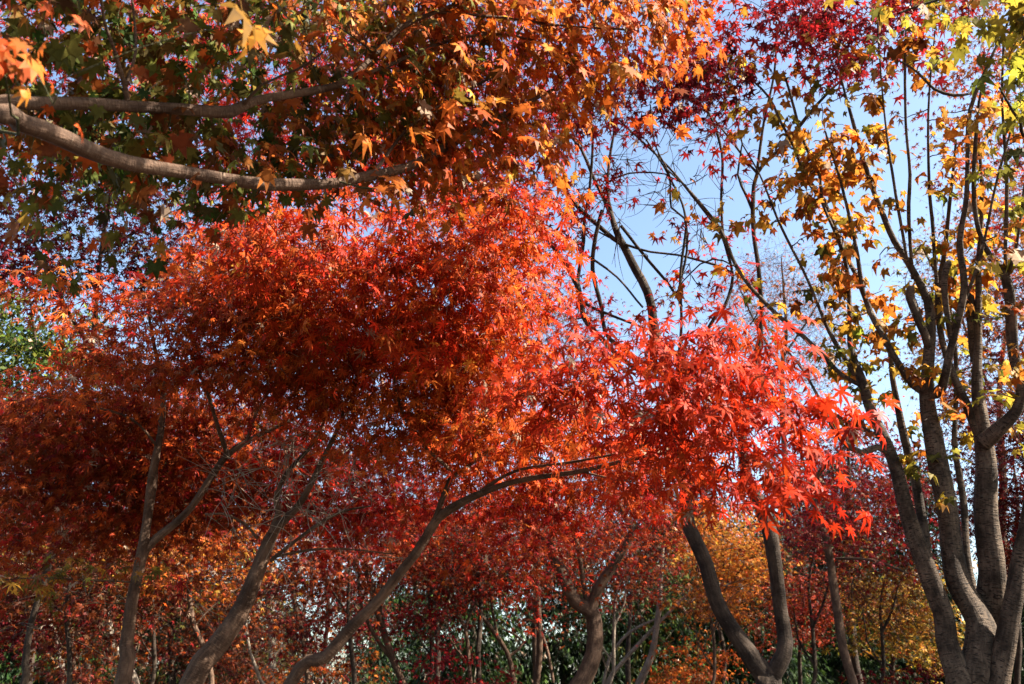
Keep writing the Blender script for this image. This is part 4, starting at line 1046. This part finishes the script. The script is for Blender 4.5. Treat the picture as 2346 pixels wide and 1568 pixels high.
slim('low copper orange maple in the bottom left corner under purple leaves',
     [[('g', 0, 0.1), (190, 1640, 12, 9), (185, 1580, 12, 8), (180, 1510, 12, 4)]],
     [(100, 1470), (190, 1430), (270, 1480), (280, 1600), (90, 1600)], 12, [(RUST, 3), (ORANGE, 2), (PINK, 2), (TAN, 1)], 281, bark='dark', cov=1.6)
slim('low crimson maple at the foot of the golden yellow one',
     [[('g', 0, 0.1), (2080, 1660, 13, 9), (2070, 1600, 13, 7), (2060, 1560, 13, 4)]],
     [(1960, 1560), (2060, 1530), (2200, 1550), (2200, 1620), (1960, 1620)], 13, [(CRIM, 3), (WINE, 3)], 291, bark='dark', cov=1.2)

# ------------------------------------------------------------------ evergreens and bare trees beyond


def conifer(label, x, top, d, pal, seed, wide=120, bottom=1640):
    t0 = [('g', 0, 0.1), (x, 1610, d, 22), (x + 4, 1450, d, 18), (x, (1450 + top) / 2, d, 11), (x + 3, top, d, 4)]
    poly = []
    n = 9
    for i in range(n):
        f = i / (n - 1)
        poly.append((x - wide * (0.12 + 0.88 * f ** 0.7) * (0.85 + 0.3 * (i % 2)), top + (bottom - top) * f))
    for i in reversed(range(n)):
        f = i / (n - 1)
        poly.append((x + wide * (0.12 + 0.88 * f ** 0.7) * (1.1 - 0.3 * (i % 2)), top + (bottom - top) * f))
    tree('conifer_tree', label, [t0], [Region(poly, d, 2.4, pal, leaf=0.17, shape='frond', thick=1.6, per=18, L=.6, clump=.15, flat=.15, droop=(.3, 1.1))],
         seed, bark='dark', group='dark evergreens behind the maples', leaf_mat=NEEDLE, twig_r=2)


conifer('dark conifer left of the crooked leaning maple at bottom centre', 1080, 1250, 22, [(DEEPG, 3), (GREEN, 2)], 301, 130)
conifer('darkest conifer directly behind the stout forking maple', 1290, 1180, 24, [(DEEPG, 4), (GREEN, 1)], 311, 150)
conifer('green lit conifer right of the stout forking maple', 1480, 1130, 25, [(GREEN, 3), (DEEPG, 2), (OLIVE, 1)], 321, 150)
conifer('conifer in the fork of the two stemmed maple', 1720, 1190, 26, [(DEEPG, 3), (GREEN, 2)], 331, 150)
conifer('tall dark conifer seen through the crimson leaves at right', 1930, 1060, 30, [(DEEPG, 3), (GREEN, 1)], 341, 130)
conifer('conifer deep behind the thin amber maple at lower left', 500, 1150, 26, [(DEEPG, 3), (GREEN, 1), (OLIVE, 1)], 351, 150)
conifer('conifer deep behind the purple leaves at the far lower left', 130, 1150, 26, [(DEEPG, 3), (GREEN, 2)], 361, 180)

conifer('broad dark conifer far beyond the purple leaves at the left edge', 10, 1180, 36, [(DEEPG, 4), (GREEN, 1)], 362, 170)
conifer('dark conifer far beyond the slim forked trunk at lower left', 320, 1150, 38, [(DEEPG, 4), (BROWN, 1)], 363, 160)
conifer('small dark conifer low behind the white sky patch beside the arched limb', 850, 1340, 34, [(DEEPG, 4), (GREEN, 1)], 369, 70)
conifer('small dark conifer low behind the wiry maple near bottom left', 668, 1400, 36, [(DEEPG, 4), (OLIVE, 1)], 370, 60)
conifer('narrow dark conifer right of the white sky patch, behind twin stems', 950, 1150, 36, [(DEEPG, 4), (GREEN, 1)], 364, 110)
conifer('dark conifer far beyond the slanting grey stems right of bottom centre', 1590, 1120, 38, [(DEEPG, 4), (GREEN, 1)], 365, 150)
conifer('tall blackish conifer far behind the pinkish red maple', 1830, 1080, 40, [(DEEPG, 4), (GREEN, 1)], 366, 130)
conifer('dark conifer far behind the golden yellow maple', 2090, 1060, 38, [(DEEPG, 4), (GREEN, 1)], 367, 160)
conifer('dark conifer at the right edge low behind the grey stems', 2330, 1240, 36, [(DEEPG, 4), (GREEN, 1)], 368, 120)
tree('broadleaf_evergreen_tree', 'sunlit glossy green broadleaf tree at the left edge below the dark red crown',
     [[('g', 0, 0.1), (60, 1600, 17, 26), (70, 1300, 17, 22), (60, 1000, 17, 16), (80, 800, 17, 9), (70, 690, 17, 4)],
      [(66, 1100, 17, 11), (0, 900, 17, 8), (-20, 780, 17, 4)], [(62, 1000, 17, 10), (140, 850, 17, 7), (170, 740, 17, 4)]],
     [Region([(-60, 660), (60, 650), (170, 690), (220, 780), (190, 900), (120, 960), (-60, 960)], 17, 4.0, [(GREEN, 4), (DEEPG, 2), (OLIVE, 2), (LIME, 2)], leaf=0.13, shape='oval', thick=1.2, per=26, L=.5, clump=.2),
      Region([(380, 920), (600, 930), (600, 1080), (420, 1080)], 17, .9, [(GREEN, 4), (OLIVE, 2)], leaf=0.12, shape='oval', thick=.8, per=24, L=.5)],
     371, bark='dark', twig_r=2)


def bare_tree(label, limbs, poly, d, pal, seed, cov, bcov):
    tree('bare_tree', label, limbs, [Region(poly, d, cov, pal, leaf=.11, thick=1.4, per=14, L=.6, clump=.1, flat=.3)], seed, bark='brown', group='nearly bare trees beyond',
         bare=[Region(poly, d, bcov, pal, leaf=.11, thick=1.4, per=14, L=.9)], twig_r=3.0)


bare_tree('nearly bare brown tree behind the grey stems at the right edge',
          [[('g', 0, 0.1), (2290, 1600, 22, 26), (2300, 1200, 22, 22), (2290, 900, 22, 14), (2310, 700, 22, 8), (2300, 480, 22, 4)],
           [(2294, 950, 22, 11), (2220, 780, 22, 8), (2170, 600, 22, 4)], [(2292, 880, 22, 9), (2370, 720, 22, 7), (2390, 560, 22, 4)]],
          [(2100, 560), (2260, 470), (2420, 420), (2420, 1000), (2200, 1000), (2080, 820)], 22, [(BROWN, 4), (RUST, 2), (ORANGE, 1)], 381, .45, .28)
bare_tree('nearly bare pale tree between the crimson maple and the grey stems',
          [[('g', 0, 0.1), (1800, 1600, 28, 22), (1805, 1200, 28, 18), (1790, 900, 28, 12), (1800, 750, 28, 8), (1790, 590, 28, 3)],
           [(1796, 860, 28, 7), (1730, 740, 28, 5), (1690, 650, 28, 3)], [(1795, 820, 28, 7), (1860, 720, 28, 5), (1890, 660, 28, 3)]],
          [(1640, 660), (1760, 590), (1880, 600), (1960, 760), (1900, 900), (1680, 860)], 28, [(BROWN, 3), (ORANGE, 2), (RUST, 2)], 391, .4, .8)
bare_tree('purplish brown twiggy tree behind the gap between the two red crowns',
          [[('g', 0, 0.1), (1225, 1600, 21, 20), (1230, 1200, 21, 16), (1225, 950, 21, 11), (1235, 800, 21, 7), (1230, 680, 21, 3)],
           [(1227, 900, 21, 7), (1180, 800, 21, 5), (1150, 720, 21, 3)], [(1228, 880, 21, 7), (1300, 780, 21, 5), (1330, 700, 21, 3)]],
          [(1140, 660), (1260, 640), (1360, 700), (1350, 880), (1150, 880)], 21, [(BROWN, 3), (WINE, 3), (RUST, 2)], 401, .9, .3)

print('LEAVES', COUNT)
# ------------------------------------------------------------------ the thin wire in front of the evergreens
wp = np.array([at(1086, 1600, 12.5), at(1090, 1530, 12.5), at(1096, 1480, 12.5), at(1102, 1420, 12.5), at(1108, 1360, 12.5)])
g0 = wp[0].copy()
g0[2] = -0.05
wp = np.vstack((g0, wp))
wire, wr = catmull(wp, np.full(len(wp), 0.006), 0.1)
o = link('wire', bark_mesh('wire', [tubes(wire[None], wr[None], 6)]), BARK['pale'])
o['label'] = 'thin pale wire slanting up in front of the dark evergreens'
o['category'] = 'wire'
